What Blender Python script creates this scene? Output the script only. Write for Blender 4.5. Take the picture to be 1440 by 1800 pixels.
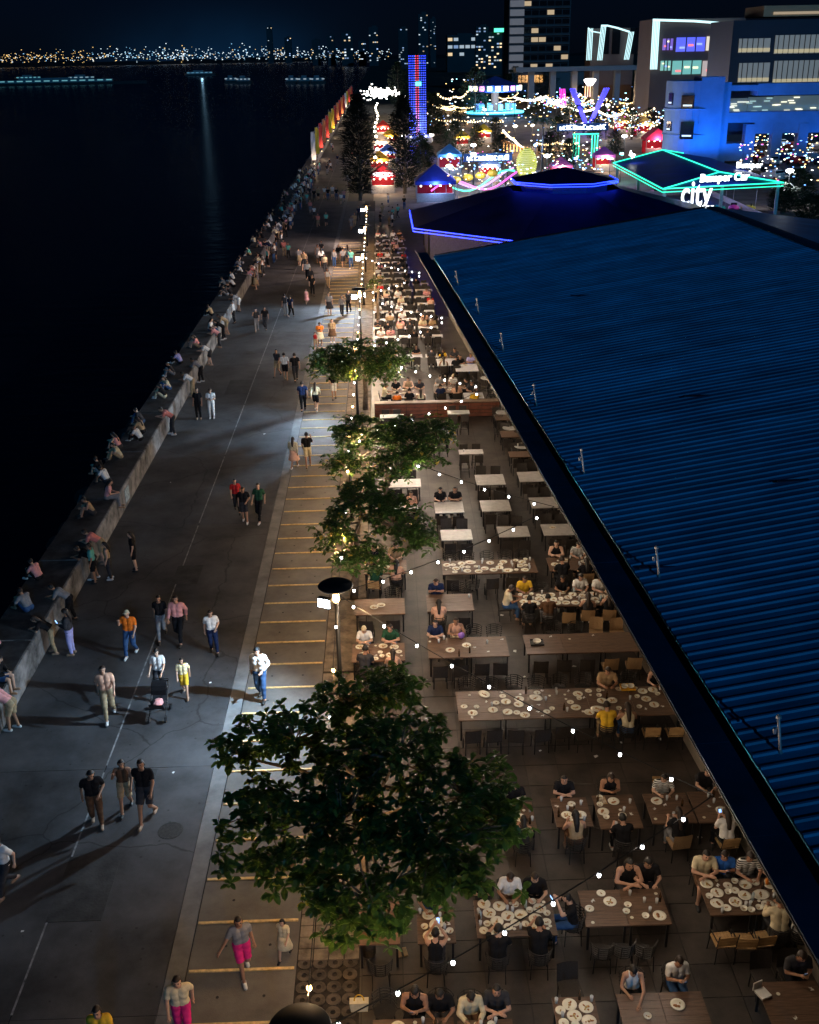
import bpy, bmesh, math, random
import numpy as np
from mathutils import Vector, Matrix
random.seed(11)
S = bpy.context.scene
for _o in list(bpy.data.objects): bpy.data.objects.remove(_o)
rad = math.radians
col = S.collection

# ------------------------------------------------------------------ camera
CAM_H, FPX = 18.5, 1850.0            # metres above the promenade; focal length in pixels of the 1440x1800 photo
PITCH, YAW, ROLL = rad(23.539), rad(-1.1224), rad(1.1)
_fh = Vector((-math.sin(YAW), math.cos(YAW), 0)); _rt = Vector((math.cos(YAW), math.sin(YAW), 0)); _up = Vector((0, 0, 1))
_fw = _fh*math.cos(PITCH) - _up*math.sin(PITCH); _u = _fh*math.sin(PITCH) + _up*math.cos(PITCH)
IR = _rt*math.cos(ROLL) - _u*math.sin(ROLL); IU = _u*math.cos(ROLL) + _rt*math.sin(ROLL)
cam = bpy.data.cameras.new('camera'); cam_o = bpy.data.objects.new('camera', cam); col.objects.link(cam_o)
cam_o.matrix_world = Matrix(((IR.x, IU.x, -_fw.x, 0), (IR.y, IU.y, -_fw.y, 0), (IR.z, IU.z, -_fw.z, CAM_H), (0, 0, 0, 1)))
cam.sensor_width = 36; cam.lens = FPX/1800*36; cam.clip_start = 0.5; cam.clip_end = 20000
S.camera = cam_o

def ray(px, py): return IR*((px-720)/FPX) - IU*((py-900)/FPX) + _fw
def at(px, py, z=0.0):               # where the survey line through a photo point meets the level z
    d = ray(px, py); return Vector((0, 0, CAM_H)) + d*((z-CAM_H)/d.z)
def atY(px, py, Y):                  # ... or meets the cross-section at distance Y
    d = ray(px, py); return Vector((0, 0, CAM_H)) + d*(Y/d.y)

# ------------------------------------------------------------------ sky, moon, exposure
W = bpy.data.worlds.new('World'); S.world = W; W.use_nodes = True
nt = W.node_tree; bg = nt.nodes['Background']
sk = nt.nodes.new('ShaderNodeTexSky'); sk.sky_type = 'NISHITA'; sk.sun_disc = False
SUN_DIR = Vector((0.25, -1.0, 0.44)).normalized()      # the moon: added low behind the viewer, in place of the wheel's lights
sk.sun_elevation = math.asin(SUN_DIR.z); sk.sun_rotation = math.atan2(SUN_DIR.x, SUN_DIR.y); sk.air_density = 1.0; sk.dust_density = 0.3; sk.ozone_density = 6.0
_tint = nt.nodes.new('ShaderNodeMixRGB'); _tint.blend_type = 'MULTIPLY'; _tint.inputs[0].default_value = 1; _tint.inputs[2].default_value = (.0011, .0024, .0064, 1)
nt.links.new(sk.outputs[0], _tint.inputs[1])
# glow of the distant city, brightest low over the far shore
_tc = nt.nodes.new('ShaderNodeTexCoord'); _dot = nt.nodes.new('ShaderNodeVectorMath'); _dot.operation = 'DOT_PRODUCT'; _dot.inputs[1].default_value = Vector((-.135, .99, .0)).normalized()
_pw = nt.nodes.new('ShaderNodeMath'); _pw.operation = 'POWER'; _pw.inputs[1].default_value = 300; _cl = nt.nodes.new('ShaderNodeMath'); _cl.operation = 'MAXIMUM'; _cl.inputs[1].default_value = 0
_gl = nt.nodes.new('ShaderNodeMixRGB'); _gl.blend_type = 'MIX'; _gl.inputs[1].default_value = (0, 0, 0, 1); _gl.inputs[2].default_value = (.018, .15, .42, 1)
_ns = nt.nodes.new('ShaderNodeTexNoise'); _ns.inputs['Scale'].default_value = 9; _ns.inputs['Detail'].default_value = 4; _mlt = nt.nodes.new('ShaderNodeMath'); _mlt.operation = 'MULTIPLY'
_add = nt.nodes.new('ShaderNodeMixRGB'); _add.blend_type = 'ADD'; _add.inputs[0].default_value = 1
_sc = nt.nodes.new('ShaderNodeVectorMath'); _sc.operation = 'MULTIPLY'; _sc.inputs[1].default_value = (1, 1, 2.5); _nm = nt.nodes.new('ShaderNodeVectorMath'); _nm.operation = 'NORMALIZE'
nt.links.new(_tc.outputs['Generated'], _sc.inputs[0]); nt.links.new(_sc.outputs[0], _nm.inputs[0]); nt.links.new(_nm.outputs[0], _dot.inputs[0]); nt.links.new(_dot.outputs['Value'], _cl.inputs[0]); nt.links.new(_cl.outputs[0], _pw.inputs[0])
nt.links.new(_tc.outputs['Generated'], _ns.inputs['Vector']); nt.links.new(_pw.outputs[0], _mlt.inputs[0]); nt.links.new(_ns.outputs[0], _mlt.inputs[1]); nt.links.new(_mlt.outputs[0], _gl.inputs[0])
nt.links.new(_tint.outputs[0], _add.inputs[1]); nt.links.new(_gl.outputs[0], _add.inputs[2])
nt.links.new(_add.outputs[0], bg.inputs[0]); bg.inputs[1].default_value = 0.15
sl = bpy.data.lights.new('blue_fill_sun', 'SUN'); sl.energy = 0.52; sl.angle = rad(0.5); sl.color = (0.05, 0.46, 1.0)  # added blue sun; brightens the roof ribs, no such source stands there
so = bpy.data.objects.new('blue_fill_sun', sl); col.objects.link(so)
so.rotation_euler = (-SUN_DIR).to_track_quat('-Z', 'Y').to_euler()
S.view_settings.view_transform = 'Standard'; S.view_settings.look = 'None'
S.view_settings.exposure = 0.0; S.view_settings.gamma = 1.0; S.view_settings.use_curve_mapping = False
S.cycles.use_denoising = True
S.cycles.max_bounces = 4; S.cycles.diffuse_bounces = 2; S.cycles.glossy_bounces = 2; S.cycles.transmission_bounces = 3
S.cycles.transparent_max_bounces = 6; S.cycles.sample_clamp_indirect = 2.0; S.cycles.sample_clamp_direct = 0
S.cycles.use_light_tree = True; S.cycles.caustics_reflective = False; S.cycles.caustics_refractive = False
S.render.film_transparent = False

# ------------------------------------------------------------------ materials
MATS = {}
def mat(name, rgb, rough=0.6, var=0.12, scale=6.0, bump=0.0, metal=0.0, spec=0.4, bscale=None, second=None, island=0.0, coords='Object'):
    if name in MATS: return MATS[name]
    m = bpy.data.materials.new(name); m.use_nodes = True; n = m.node_tree.nodes; L = m.node_tree.links
    b = n['Principled BSDF']; b.inputs['Roughness'].default_value = rough; b.inputs['Metallic'].default_value = metal
    b.inputs['Specular IOR Level'].default_value = spec
    tc = n.new('ShaderNodeTexCoord'); no = n.new('ShaderNodeTexNoise'); no.inputs['Scale'].default_value = scale; no.inputs['Detail'].default_value = 6
    no.inputs['Roughness'].default_value = 0.65
    csock = n.new('ShaderNodeNewGeometry').outputs['Position'] if coords == 'World' else tc.outputs[coords]
    L.new(csock, no.inputs['Vector'])
    rp = n.new('ShaderNodeValToRGB'); c2 = second or tuple(max(0, c*(1-2.2*var)) for c in rgb); c3 = tuple(min(1, c*(1+var)) for c in rgb)
    rp.color_ramp.elements[0].position = 0.32; rp.color_ramp.elements[0].color = (*c2, 1)
    rp.color_ramp.elements[1].position = 0.68; rp.color_ramp.elements[1].color = (*c3, 1)
    L.new(no.outputs[0], rp.inputs[0]); out = rp.outputs[0]
    if island:
        g = n.new('ShaderNodeNewGeometry'); hs = n.new('ShaderNodeHueSaturation')
        mr = n.new('ShaderNodeMapRange'); mr.inputs[3].default_value = 1-island; mr.inputs[4].default_value = 1+island
        L.new(g.outputs['Random Per Island'], mr.inputs[0]); L.new(mr.outputs[0], hs.inputs['Value']); L.new(out, hs.inputs['Color']); out = hs.outputs[0]
    L.new(out, b.inputs['Base Color'])
    if bump:
        bp = n.new('ShaderNodeBump'); bp.inputs['Strength'].default_value = bump; bp.inputs['Distance'].default_value = 0.02
        n2 = n.new('ShaderNodeTexNoise'); n2.inputs['Scale'].default_value = bscale or scale*8; n2.inputs['Detail'].default_value = 4
        L.new(csock, n2.inputs['Vector']); L.new(n2.outputs[0], bp.inputs['Height']); L.new(bp.outputs[0], b.inputs['Normal'])
    MATS[name] = m; return m
def emit(name, rgb, strength, sample=False):
    if name in MATS: return MATS[name]
    m = bpy.data.materials.new(name); m.use_nodes = True; n = m.node_tree.nodes
    b = n['Principled BSDF']; b.inputs['Base Color'].default_value = (0.3, 0.3, 0.3, 1)
    b.inputs['Emission Color'].default_value = (*rgb, 1); b.inputs['Emission Strength'].default_value = strength
    m.cycles.emission_sampling = 'AUTO' if sample else 'NONE'
    MATS[name] = m; return m
def wood(name, a, b2, rough=0.45, sc=(1, 9, 1)):
    if name in MATS: return MATS[name]
    m = mat(name, a, rough, 0.2, 3, 0.15, second=b2); n = m.node_tree.nodes; L = m.node_tree.links
    no = [x for x in n if x.type == 'TEX_NOISE'][0]; tc = [x for x in n if x.type == 'TEX_COORD'][0]
    mp = n.new('ShaderNodeMapping'); mp.inputs['Scale'].default_value = sc; L.new(tc.outputs['Object'], mp.inputs[0]); L.new(mp.outputs[0], no.inputs['Vector'])
    return m
def stripes(name, a, b2, freq=22, axis='Z'):
    if name in MATS: return MATS[name]
    m = bpy.data.materials.new(name); m.use_nodes = True; n = m.node_tree.nodes; L = m.node_tree.links; b = n['Principled BSDF']; b.inputs['Roughness'].default_value = 0.9
    tc = n.new('ShaderNodeTexCoord'); wv = n.new('ShaderNodeTexWave'); wv.bands_direction = axis; wv.inputs['Scale'].default_value = freq/6.28
    rp = n.new('ShaderNodeValToRGB'); rp.color_ramp.interpolation = 'CONSTANT'; rp.color_ramp.elements[0].color = (*a, 1); rp.color_ramp.elements[1].position = 0.5; rp.color_ramp.elements[1].color = (*b2, 1)
    L.new(tc.outputs['Object'], wv.inputs['Vector']); L.new(wv.outputs['Fac'], rp.inputs[0]); L.new(rp.outputs[0], b.inputs['Base Color']); MATS[name] = m; return m

CLOTH = {'black': (.012, .012, .014), 'white': (.72, .72, .70), 'navy': (.015, .025, .07), 'cream': (.62, .54, .36), 'orange': (.75, .17, .02), 'red': (.5, .03, .03),
         'pink': (.72, .33, .32), 'hotpink': (.7, .03, .2), 'yellow': (.72, .45, .04), 'teal': (.15, .5, .42), 'grey': (.22, .22, .23), 'brown': (.11, .06, .035), 'lilac': (.42, .4, .72),
         'green': (.02, .07, .04), 'blue': (.03, .12, .42), 'khaki': (.33, .25, .15), 'denim': (.04, .09, .2), 'tan': (.4, .28, .16), 'charcoal': (.04, .04, .045), 'salmon': (.72, .24, .2), 'peach': (.68, .4, .28)}
def cloth(c):
    if c == 'striped': return stripes('cloth striped', (.02, .02, .02), (.7, .7, .66), 45)
    if c == 'yellow-striped': return stripes('cloth yellow striped', (.75, .55, .12), (.75, .72, .62), 40)
    return mat('cloth '+c, CLOTH[c], 0.9, 0.1, 7, 0.25, spec=0.1)
SKINS = [mat('skin tone %d' % i, c, 0.55, 0.06, 9, spec=0.3) for i, c in enumerate([(.5, .29, .2), (.42, .23, .15), (.34, .18, .11), (.56, .35, .25)])]
HAIRS = [mat('hair black', (.008, .007, .007), 0.5, 0.2, 30, 0.3), mat('hair dark brown', (.022, .013, .009), 0.5, 0.2, 30, 0.3)]
DARK = mat('dark facial feature', (.02, .012, .01), 0.4)
M_SHOE = [mat('shoe white', (.65, .65, .63), 0.6), mat('shoe black', (.02, .02, .02), 0.5), mat('shoe tan', (.3, .2, .13), 0.6)]
M_BLACKMETAL = mat('black metal', (.012, .012, .013), 0.4, 0.1, 20)
M_RATTAN = mat('dark woven rattan', (.022, .019, .017), 0.5, 0.25, 90, 0.5)
M_TAN = mat('tan woven rattan', (.38, .24, .12), 0.6, 0.2, 80, 0.6)
M_PARSON = mat('dark brown woven chair', (.03, .024, .02), 0.6, 0.25, 60, 0.4)
M_SLATWOOD = wood('honey wood slat', (.42, .27, .12), (.28, .16, .07))
M_TOP = wood('brown wood tabletop', (.125, .075, .048), (.07, .042, .028), 0.38)
M_TOP2 = wood('reddish wood tabletop', (.16, .085, .05), (.09, .05, .03), 0.4)
M_PALE = mat('pale laminate tabletop', (.46, .44, .42), 0.3, 0.12, 4)
M_PLATE = mat('cream glazed plate', (.72, .69, .58), 0.25, 0.04, 5)
M_FOOD = mat('food scraps', (.4, .17, .05), 0.6, 0.4, 40, 0.6, second=(.08, .035, .02))
M_SAUCE = mat('pale sauce', (.5, .36, .13), 0.4, 0.3, 30)
M_GLASS = mat('clear tumbler', (.55, .58, .6), 0.12, 0.02, 3, spec=0.8)
M_TISSUE = mat('white tissue', (.75, .75, .73), 0.9, 0.05, 10)
M_PHONE = emit('phone screen', (.25, .5, 1.0), 2.2)

# ------------------------------------------------------------------ mesh builder
class MB:
    def __init__(s): s.v = []; s.f = []; s.m = []
    def quadlist(s, vs, fs, mi=0):
        o = len(s.v); s.v += [tuple(v) for v in vs]; s.f += [tuple(i+o for i in f) for f in fs]; s.m += [mi]*len(fs); return s
    def box(s, c, d, rz=0.0, mi=0, taper=1.0):
        x, y, z = d[0]/2, d[1]/2, d[2]/2; cs, sn = math.cos(rz), math.sin(rz); vs = []
        for k, (a, b, e) in enumerate(((-x, -y, -z), (x, -y, -z), (x, y, -z), (-x, y, -z), (-x, -y, z), (x, -y, z), (x, y, z), (-x, y, z))):
            t = taper if k > 3 else 1.0
            vs.append((c[0]+(a*cs-b*sn)*t, c[1]+(a*sn+b*cs)*t, c[2]+e))
        return s.quadlist(vs, ((0, 3, 2, 1), (4, 5, 6, 7), (0, 1, 5, 4), (1, 2, 6, 5), (2, 3, 7, 6), (3, 0, 4, 7)), mi)
    def tube(s, pts, rs, n=8, mi=0, caps=True):
        P = [Vector(p) for p in pts]; rs = rs if hasattr(rs, '__len__') else [rs]*len(P); o = len(s.v); prev = None
        for i, p in enumerate(P):
            d = (P[min(i+1, len(P)-1)]-P[max(i-1, 0)]).normalized()
            a = d.orthogonal().normalized() if prev is None else (prev - d*prev.dot(d)).normalized()
            prev = a; b = d.cross(a)
            for k in range(n):
                t = 2*math.pi*k/n; s.v.append(tuple(p + (a*math.cos(t)+b*math.sin(t))*rs[i]))
        for i in range(len(P)-1):
            for k in range(n):
                s.f.append((o+i*n+k, o+i*n+(k+1) % n, o+(i+1)*n+(k+1) % n, o+(i+1)*n+k)); s.m.append(mi)
        if caps:
            s.f.append(tuple(o+k for k in reversed(range(n)))); s.m.append(mi)
            s.f.append(tuple(o+(len(P)-1)*n+k for k in range(n))); s.m.append(mi)
        return s
    def lathe(s, prof, n=16, c=(0, 0, 0), mi=0, sx=1, sy=1):
        o = len(s.v)
        for r, z in prof:
            for k in range(n):
                t = 2*math.pi*k/n; s.v.append((c[0]+r*sx*math.cos(t), c[1]+r*sy*math.sin(t), c[2]+z))
        for i in range(len(prof)-1):
            for k in range(n):
                s.f.append((o+i*n+k, o+i*n+(k+1) % n, o+(i+1)*n+(k+1) % n, o+(i+1)*n+k)); s.m.append(mi)
        s.f.append(tuple(o+k for k in reversed(range(n)))); s.m.append(mi)
        s.f.append(tuple(o+(len(prof)-1)*n+k for k in range(n))); s.m.append(mi)
        return s
    def ball(s, c, r, n=10, rings=6, mi=0, M=None):
        r = r if hasattr(r, '__len__') else (r, r, r); o = len(s.v); c = Vector(c)
        def put(p):
            q = Vector((p[0]*r[0], p[1]*r[1], p[2]*r[2])); s.v.append(tuple(c + (M @ q if M else q)))
        put((0, 0, -1))
        for i in range(1, rings):
            ph = -math.pi/2 + math.pi*i/rings
            for k in range(n):
                t = 2*math.pi*k/n; put((math.cos(ph)*math.cos(t), math.cos(ph)*math.sin(t), math.sin(ph)))
        put((0, 0, 1)); top = len(s.v)-1
        for k in range(n): s.f.append((o, o+1+(k+1) % n, o+1+k)); s.m.append(mi)
        for i in range(rings-2):
            for k in range(n):
                a = o+1+i*n; s.f.append((a+k, a+(k+1) % n, a+n+(k+1) % n, a+n+k)); s.m.append(mi)
        a = o+1+(rings-2)*n
        for k in range(n): s.f.append((a+k, a+(k+1) % n, top)); s.m.append(mi)
        return s
    def cap(s, p0, p1, r0, r1, n=10, mi=0):      # tapered capsule
        p0 = Vector(p0); p1 = Vector(p1); d = (p1-p0); l = d.length; d = d/l if l > 1e-6 else Vector((0, 0, 1))
        pts, rs = [], []
        for a in (80, 50, 20): pts.append(p0 - d*r0*math.sin(rad(a))); rs.append(r0*math.cos(rad(a)))
        pts.append(p0); rs.append(r0); pts.append(p1); rs.append(r1)
        for a in (20, 50, 80): pts.append(p1 + d*r1*math.sin(rad(a))); rs.append(r1*math.cos(rad(a)))
        return s.tube(pts, rs, n, mi)
    def sheet(s, x0, y0, x1, y1, z, nx=1, ny=1, mi=0):
        vs = [(x0+(x1-x0)*i/nx, y0+(y1-y0)*j/ny, z) for j in range(ny+1) for i in range(nx+1)]
        return s.quadlist(vs, [(j*(nx+1)+i, j*(nx+1)+i+1, (j+1)*(nx+1)+i+1, (j+1)*(nx+1)+i) for j in range(ny) for i in range(nx)], mi)
    def prism(s, poly, z0, z1, mi=0):
        n = len(poly); vs = [(p[0], p[1], z0) for p in poly] + [(p[0], p[1], z1) for p in poly]
        return s.quadlist(vs, [tuple(reversed(range(n))), tuple(range(n, 2*n))] + [(k, (k+1) % n, n+(k+1) % n, n+k) for k in range(n)], mi)
    def mesh(s, name, mats, smooth=False):
        me = bpy.data.meshes.new(name); me.from_pydata(s.v, [], s.f)
        for m in (mats if isinstance(mats, (list, tuple)) else [mats]): me.materials.append(m)
        me.polygons.foreach_set('material_index', s.m)
        if smooth: me.polygons.foreach_set('use_smooth', [True]*len(me.polygons))
        me.update(); return me
    def build(s, name, mats, parent=None, loc=(0, 0, 0), rz=0.0, smooth=False): return put(name, s.mesh(name, mats, smooth), parent, loc, rz)

def put(name, me, parent=None, loc=(0, 0, 0), rz=0.0, scale=None, m=None):
    o = bpy.data.objects.new(name, me); col.objects.link(o); o.location = loc; o.rotation_euler = (0, 0, rz)
    if scale: o.scale = scale if hasattr(scale, '__len__') else (scale,)*3
    if parent is not None: o.parent = parent
    if m is not None: o.material_slots[0].link = 'OBJECT'; o.material_slots[0].material = m
    return o
LABELS = {}
def tag(o, label=None, cat=None, group=None, kind=None):
    if label: o['label'] = label; LABELS.setdefault(label, []).append(o)
    if cat: o['category'] = cat
    if group: o['group'] = group
    if kind: o['kind'] = kind
    return o
def empty(name, loc, rz=0.0, scale=None): 
    o = put(name, None, None, loc, rz, scale); o.empty_display_size = 0.1; return o
def copy_tree(o, loc, rz, scale=None):
    r = o.copy(); col.objects.link(r); r.location = loc; r.rotation_euler = (0, 0, rz)
    if scale: r.scale = scale
    for ch in o.children:
        c = ch.copy(); col.objects.link(c); c.parent = r
        for g in ch.children:
            e = g.copy(); col.objects.link(e); e.parent = c
    return r
def light(name, kind, loc, energy, color, parent=None, radius=0.05, aim=None, cone=None, blend=0.6):
    l = bpy.data.lights.new(name, kind); l.energy = energy; l.color = color
    if kind != 'SUN': l.shadow_soft_size = radius
    if cone: l.spot_size = rad(cone); l.spot_blend = blend
    o = bpy.data.objects.new(name, l); col.objects.link(o); o.location = loc
    if aim is not None: o.rotation_euler = Vector(aim).to_track_quat('-Z', 'Y').to_euler()
    if parent is not None: o.parent = parent
    return o
def text(name, body, size, loc, rx, rz, m, parent=None, extrude=0.03, align='CENTER', shear=0.0, sx=1.0):
    c = bpy.data.curves.new(name, 'FONT'); c.body = body; c.size = size; c.extrude = extrude; c.align_x = align; c.shear = shear; c.materials.append(m); c.offset = size*0.012; c.resolution_u = 3
    o = bpy.data.objects.new(name, c); col.objects.link(o)
    me = bpy.data.meshes.new_from_object(o.evaluated_get(bpy.context.evaluated_depsgraph_get())); bpy.data.objects.remove(o)
    o = bpy.data.objects.new(name, me); col.objects.link(o); o.location = loc; o.rotation_euler = (rx, 0, rz); o.scale = (sx, 1, 1)
    if parent is not None: o.parent = parent
    return o
ORD = 'first second third fourth fifth sixth seventh eighth ninth tenth eleventh twelfth thirteenth fourteenth fifteenth sixteenth seventeenth eighteenth nineteenth'.split()
TENS = 'twent thirt fort fift sixt sevent eight ninet'.split()
def ordinal(k):
    if k < 19: return ORD[k]
    t, u = divmod(k+1, 10)
    if t > 9: return 'hundred-and-' + ordinal(k-100) if k > 99 else 'hundredth'
    return TENS[t-2]+'ieth' if u == 0 else TENS[t-2]+'y-'+ORD[u-1]

# ================================================================== SETTING
M_ASPH = mat('dark worn concrete', (.072, .072, .076), 0.6, 0.3, 0.45, 0.35, coords='World', bscale=60, spec=0.35)
def crack(m):        # thin irregular cracks and gum spots on worn concrete
    n = m.node_tree.nodes; L = m.node_tree.links; b = n['Principled BSDF']; s = b.inputs['Base Color'].links[0].from_socket; g = n.new('ShaderNodeNewGeometry')
    nz = n.new('ShaderNodeTexNoise'); nz.inputs['Scale'].default_value = .7; nz.inputs['Detail'].default_value = 5; ad = n.new('ShaderNodeMixRGB'); ad.blend_type = 'ADD'; ad.inputs[0].default_value = 1.6
    v = n.new('ShaderNodeTexVoronoi'); v.feature = 'DISTANCE_TO_EDGE'; v.inputs['Scale'].default_value = .17; L.new(g.outputs['Position'], nz.inputs['Vector']); L.new(g.outputs['Position'], ad.inputs[1]); L.new(nz.outputs['Color'], ad.inputs[2]); L.new(ad.outputs[0], v.inputs['Vector'])
    r = n.new('ShaderNodeMapRange'); r.inputs[1].default_value = .0; r.inputs[2].default_value = .006; r.inputs[3].default_value = .35; r.inputs[4].default_value = 1; L.new(v.outputs['Distance'], r.inputs[0])
    v2 = n.new('ShaderNodeTexVoronoi'); v2.inputs['Scale'].default_value = 2.6; L.new(g.outputs['Position'], v2.inputs['Vector']); r2 = n.new('ShaderNodeMapRange'); r2.inputs[1].default_value = .07; r2.inputs[2].default_value = .1; r2.inputs[3].default_value = .5; r2.inputs[4].default_value = 1; L.new(v2.outputs['Distance'], r2.inputs[0])
    mu = n.new('ShaderNodeMath'); mu.operation = 'MULTIPLY'; L.new(r.outputs[0], mu.inputs[0]); L.new(r2.outputs[0], mu.inputs[1]); h = n.new('ShaderNodeHueSaturation'); L.new(mu.outputs[0], h.inputs['Value']); L.new(s, h.inputs['Color']); L.new(h.outputs[0], b.inputs['Base Color'])
crack(M_ASPH)
M_BAY = mat('grey brown bay concrete', (.13, .12, .11), 0.7, 0.18, 0.9, 0.3, coords='World', bscale=50)
M_KERB = mat('kerb concrete', (.16, .16, .16), 0.75, 0.2, 1.2, 0.3, coords='World', bscale=50)
M_WALL = mat('rough sea wall concrete', (.2, .2, .2), 0.85, 0.4, 1.3, 0.6, coords='World', bscale=14)
M_JOINT = mat('dark joint', (.025, .025, .026), 0.9)
M_YEL = mat('worn yellow paint', (.7, .5, .22), 0.6, 0.2, 9, coords='World', second=(.4, .29, .13))
M_TILE = mat('brown terrace tile', (.072, .058, .048), 0.5, 0.25, 1.1, 0.2, coords='World', bscale=40, second=(.032, .026, .022))
M_PAVER = mat('tan paver', (.2, .16, .12), 0.8, 0.3, 2.5, 0.4, coords='World', bscale=40)
M_SOIL = mat('dark soil', (.03, .024, .018), 0.95, 0.3, 5, 0.5, coords='World')
M_PLAZA = mat('fair ground tan paving', (.2, .15, .12), 0.8, 0.2, 0.3, 0.2, coords='World')
XE = lambda y: 7.75-0.0635*y                  # the restaurant's eave, slightly askew to the promenade

# sea and land
M_SEA = mat('night sea', (.004, .008, .014), 0.22, 0.1, 0.1, 0.0, coords='World', spec=0.16)
_n = M_SEA.node_tree.nodes; _L = M_SEA.node_tree.links; _b = _n['Principled BSDF']
_g = _n.new('ShaderNodeNewGeometry'); _mp = _n.new('ShaderNodeMapping'); _mp.inputs['Scale'].default_value = (0.35, 0.8, 1); _w = _n.new('ShaderNodeTexNoise'); _w.inputs['Scale'].default_value = 0.9; _w.inputs['Detail'].default_value = 5
_bp = _n.new('ShaderNodeBump'); _bp.inputs['Strength'].default_value = 0.5; _bp.inputs['Distance'].default_value = 0.25
_L.new(_g.outputs['Position'], _mp.inputs[0]); _L.new(_mp.outputs[0], _w.inputs['Vector']); _L.new(_w.outputs[0], _bp.inputs['Height']); _L.new(_bp.outputs[0], _b.inputs['Normal'])
sea = MB().sheet(-7000, -60, -13.2, 9000, -2.2, 4, 6).build('sea', M_SEA); tag(sea, 'dark night sea beside the promenade', 'sea', kind='structure')
gr = MB().sheet(-13.3, -60, 3000, 9000, -0.06, 6, 8).build('ground', mat('dark ground', (.035, .033, .03), 0.9, 0.2, 0.05, coords='World')); tag(gr, 'dark ground under the fair and the city', 'ground', kind='structure')
gr.data.materials[0].cycles.emission_sampling = 'NONE'
fair = MB().sheet(-1.2, 118, 75, 330, -0.02, 3, 4).build('fairground_paving', M_PLAZA); tag(fair, 'tan paving of the fairground beyond the terrace', 'pavement', kind='structure')

# promenade slabs
prom = MB().sheet(-11.9, 8, -4.75, 420, -0.035, 1, 8).build('promenade', M_JOINT); tag(prom, 'wide dark concrete promenade along the sea wall', 'promenade', kind='structure')
def slab_mesh(w, l):
    b = MB(); b.box((0, 0, -0.0175), (w, l, 0.035)); return b.mesh('slab', M_ASPH)
SA, SB, SC = slab_mesh(3.55, 8.488), slab_mesh(3.06, 8.488), slab_mesh(0.42, 8.488)
SEAL = MB().box((0, 0, -.008), (.045, 8.2, .02)).mesh('joint_sealant', mat('pale joint sealant', (.3, .3, .3), .8, .35, 3, coords='World', second=(.06, .06, .06)))
for k in range(26):
    y = 12.0 + k*8.5
    put('slab', SA, prom, (-10.1, y, 0)); put('slab', SB, prom, (-6.76, y, 0.0)); put('joint_sealant', SEAL, prom, (-8.305, y, 0.0))
    o = put('gutter_slab', SC, prom, (-5.0, y, 0.004), m=M_KERB)
for k in range(3): put('slab', SA, prom, (-10.1, 233+k*60, -0.005), scale=(1, 7, 1)); put('slab', SB, prom, (-6.76, 233+k*60, -0.005), scale=(1, 7, 1))
for px, py, w, l in ((150, 1560, 1.3, 2.2), (330, 1010, 1.0, 1.6), (420, 680, 1.4, 3.0), (250, 1370, .7, .9)):
    p = at(px, py); MB().box((0, 0, .002), (w, l, .008)).build('repair_patch', mat('darker repair patch', (.045, .045, .046), .7, .25, 2, .3, coords='World'), prom, (p.x, p.y, 0))
for px, py in ((300, 1460), (400, 850), (440, 620)):
    p = at(px, py); MB().lathe([(.33, 0), (.33, .006), (.3, .007), (.3, .004), (.02, .005)], 20).build('manhole_cover', mat('iron cover', (.03, .028, .026), .5, .3, 12, .5), prom, (p.x, p.y, .001))
# sea wall in cast lengths
swall = empty('sea_wall', (-12.7, 8, 0)); tag(swall, 'low wide concrete sea wall along the promenade edge', 'wall')
WP = MB(); WP.box((0, 0, 0.43), (1.62, 5.97, 1.06), 0, 0); WPm = WP.mesh('wall_length', M_WALL)
_bm = bmesh.new(); _bm.from_mesh(WPm); bmesh.ops.bevel(_bm, geom=[e for e in _bm.edges], offset=0.035, segments=1, affect='EDGES'); _bm.to_mesh(WPm); _bm.free()
WCm = MB().box((-.02, 0, .968), (1.5, 5.9, .03)).mesh('wall_cap', mat('dark weathered stone cap', (.045, .045, .048), .85, .4, 1.2, .6, coords='World', bscale=12))
for k in range(33):
    dz = random.uniform(-.012, .012); put('wall_length', WPm, swall, (0, 1.5+k*6.0, dz)); put('wall_cap', WCm, swall, (0, 1.5+k*6.0, dz))
for k in range(6): put('wall_length', WPm, swall, (0, 215+k*42, 0), scale=(1, 7, 1))
revet = MB()
for k in range(240):
    y = 6+k*1.1+random.uniform(-.4, .4); x = -13.75-random.uniform(0, 1.0); r = random.uniform(.35, .8)
    revet.ball((x, y, -1.6+random.uniform(-.2, .7)), (r, r*1.15, r*.7), 6, 4)
tag(revet.build('revetment_rocks', mat('dark wet rock', (.03, .03, .032), 0.5, 0.3, 2, 0.5, coords='World')), 'dark boulders at the foot of the sea wall', 'rocks', kind='stuff')
po = MB().box((0, 0, 0), (0.02, 0.75, 0.62)).build('wall_poster', mat('pale blue poster', (.3, .42, .5), 0.6, 0.3, 8), None, (-11.865, at(226, 868, .5).y, 0.5)); tag(po, 'pale blue poster stuck on the sea wall', 'poster')

# parking strip with raised yellow strips
bay = MB().sheet(-4.76, 8, -2.36, 150, -0.004, 1, 6).build('parking_strip', M_BAY); tag(bay, 'grey strip of motorcycle bays crossed by yellow lines', 'pavement', kind='structure')
YL = MB().box((0, 0, 0.008), (2.32, 0.068, 0.03)).mesh('bay_line', M_YEL)
DR = MB().lathe([(0.035, 0), (0.035, .004)], 8).mesh('drain_hole', M_JOINT)
for k in range(72):
    y = 14.55 + k*1.415
    put('bay_line', YL, bay, (-3.57+random.uniform(-.03, .03), y, 0))
    if k < 28:
        for x in (-4.0, -3.0): put('drain_hole', DR, bay, (x, y+0.7, 0.0))
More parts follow.
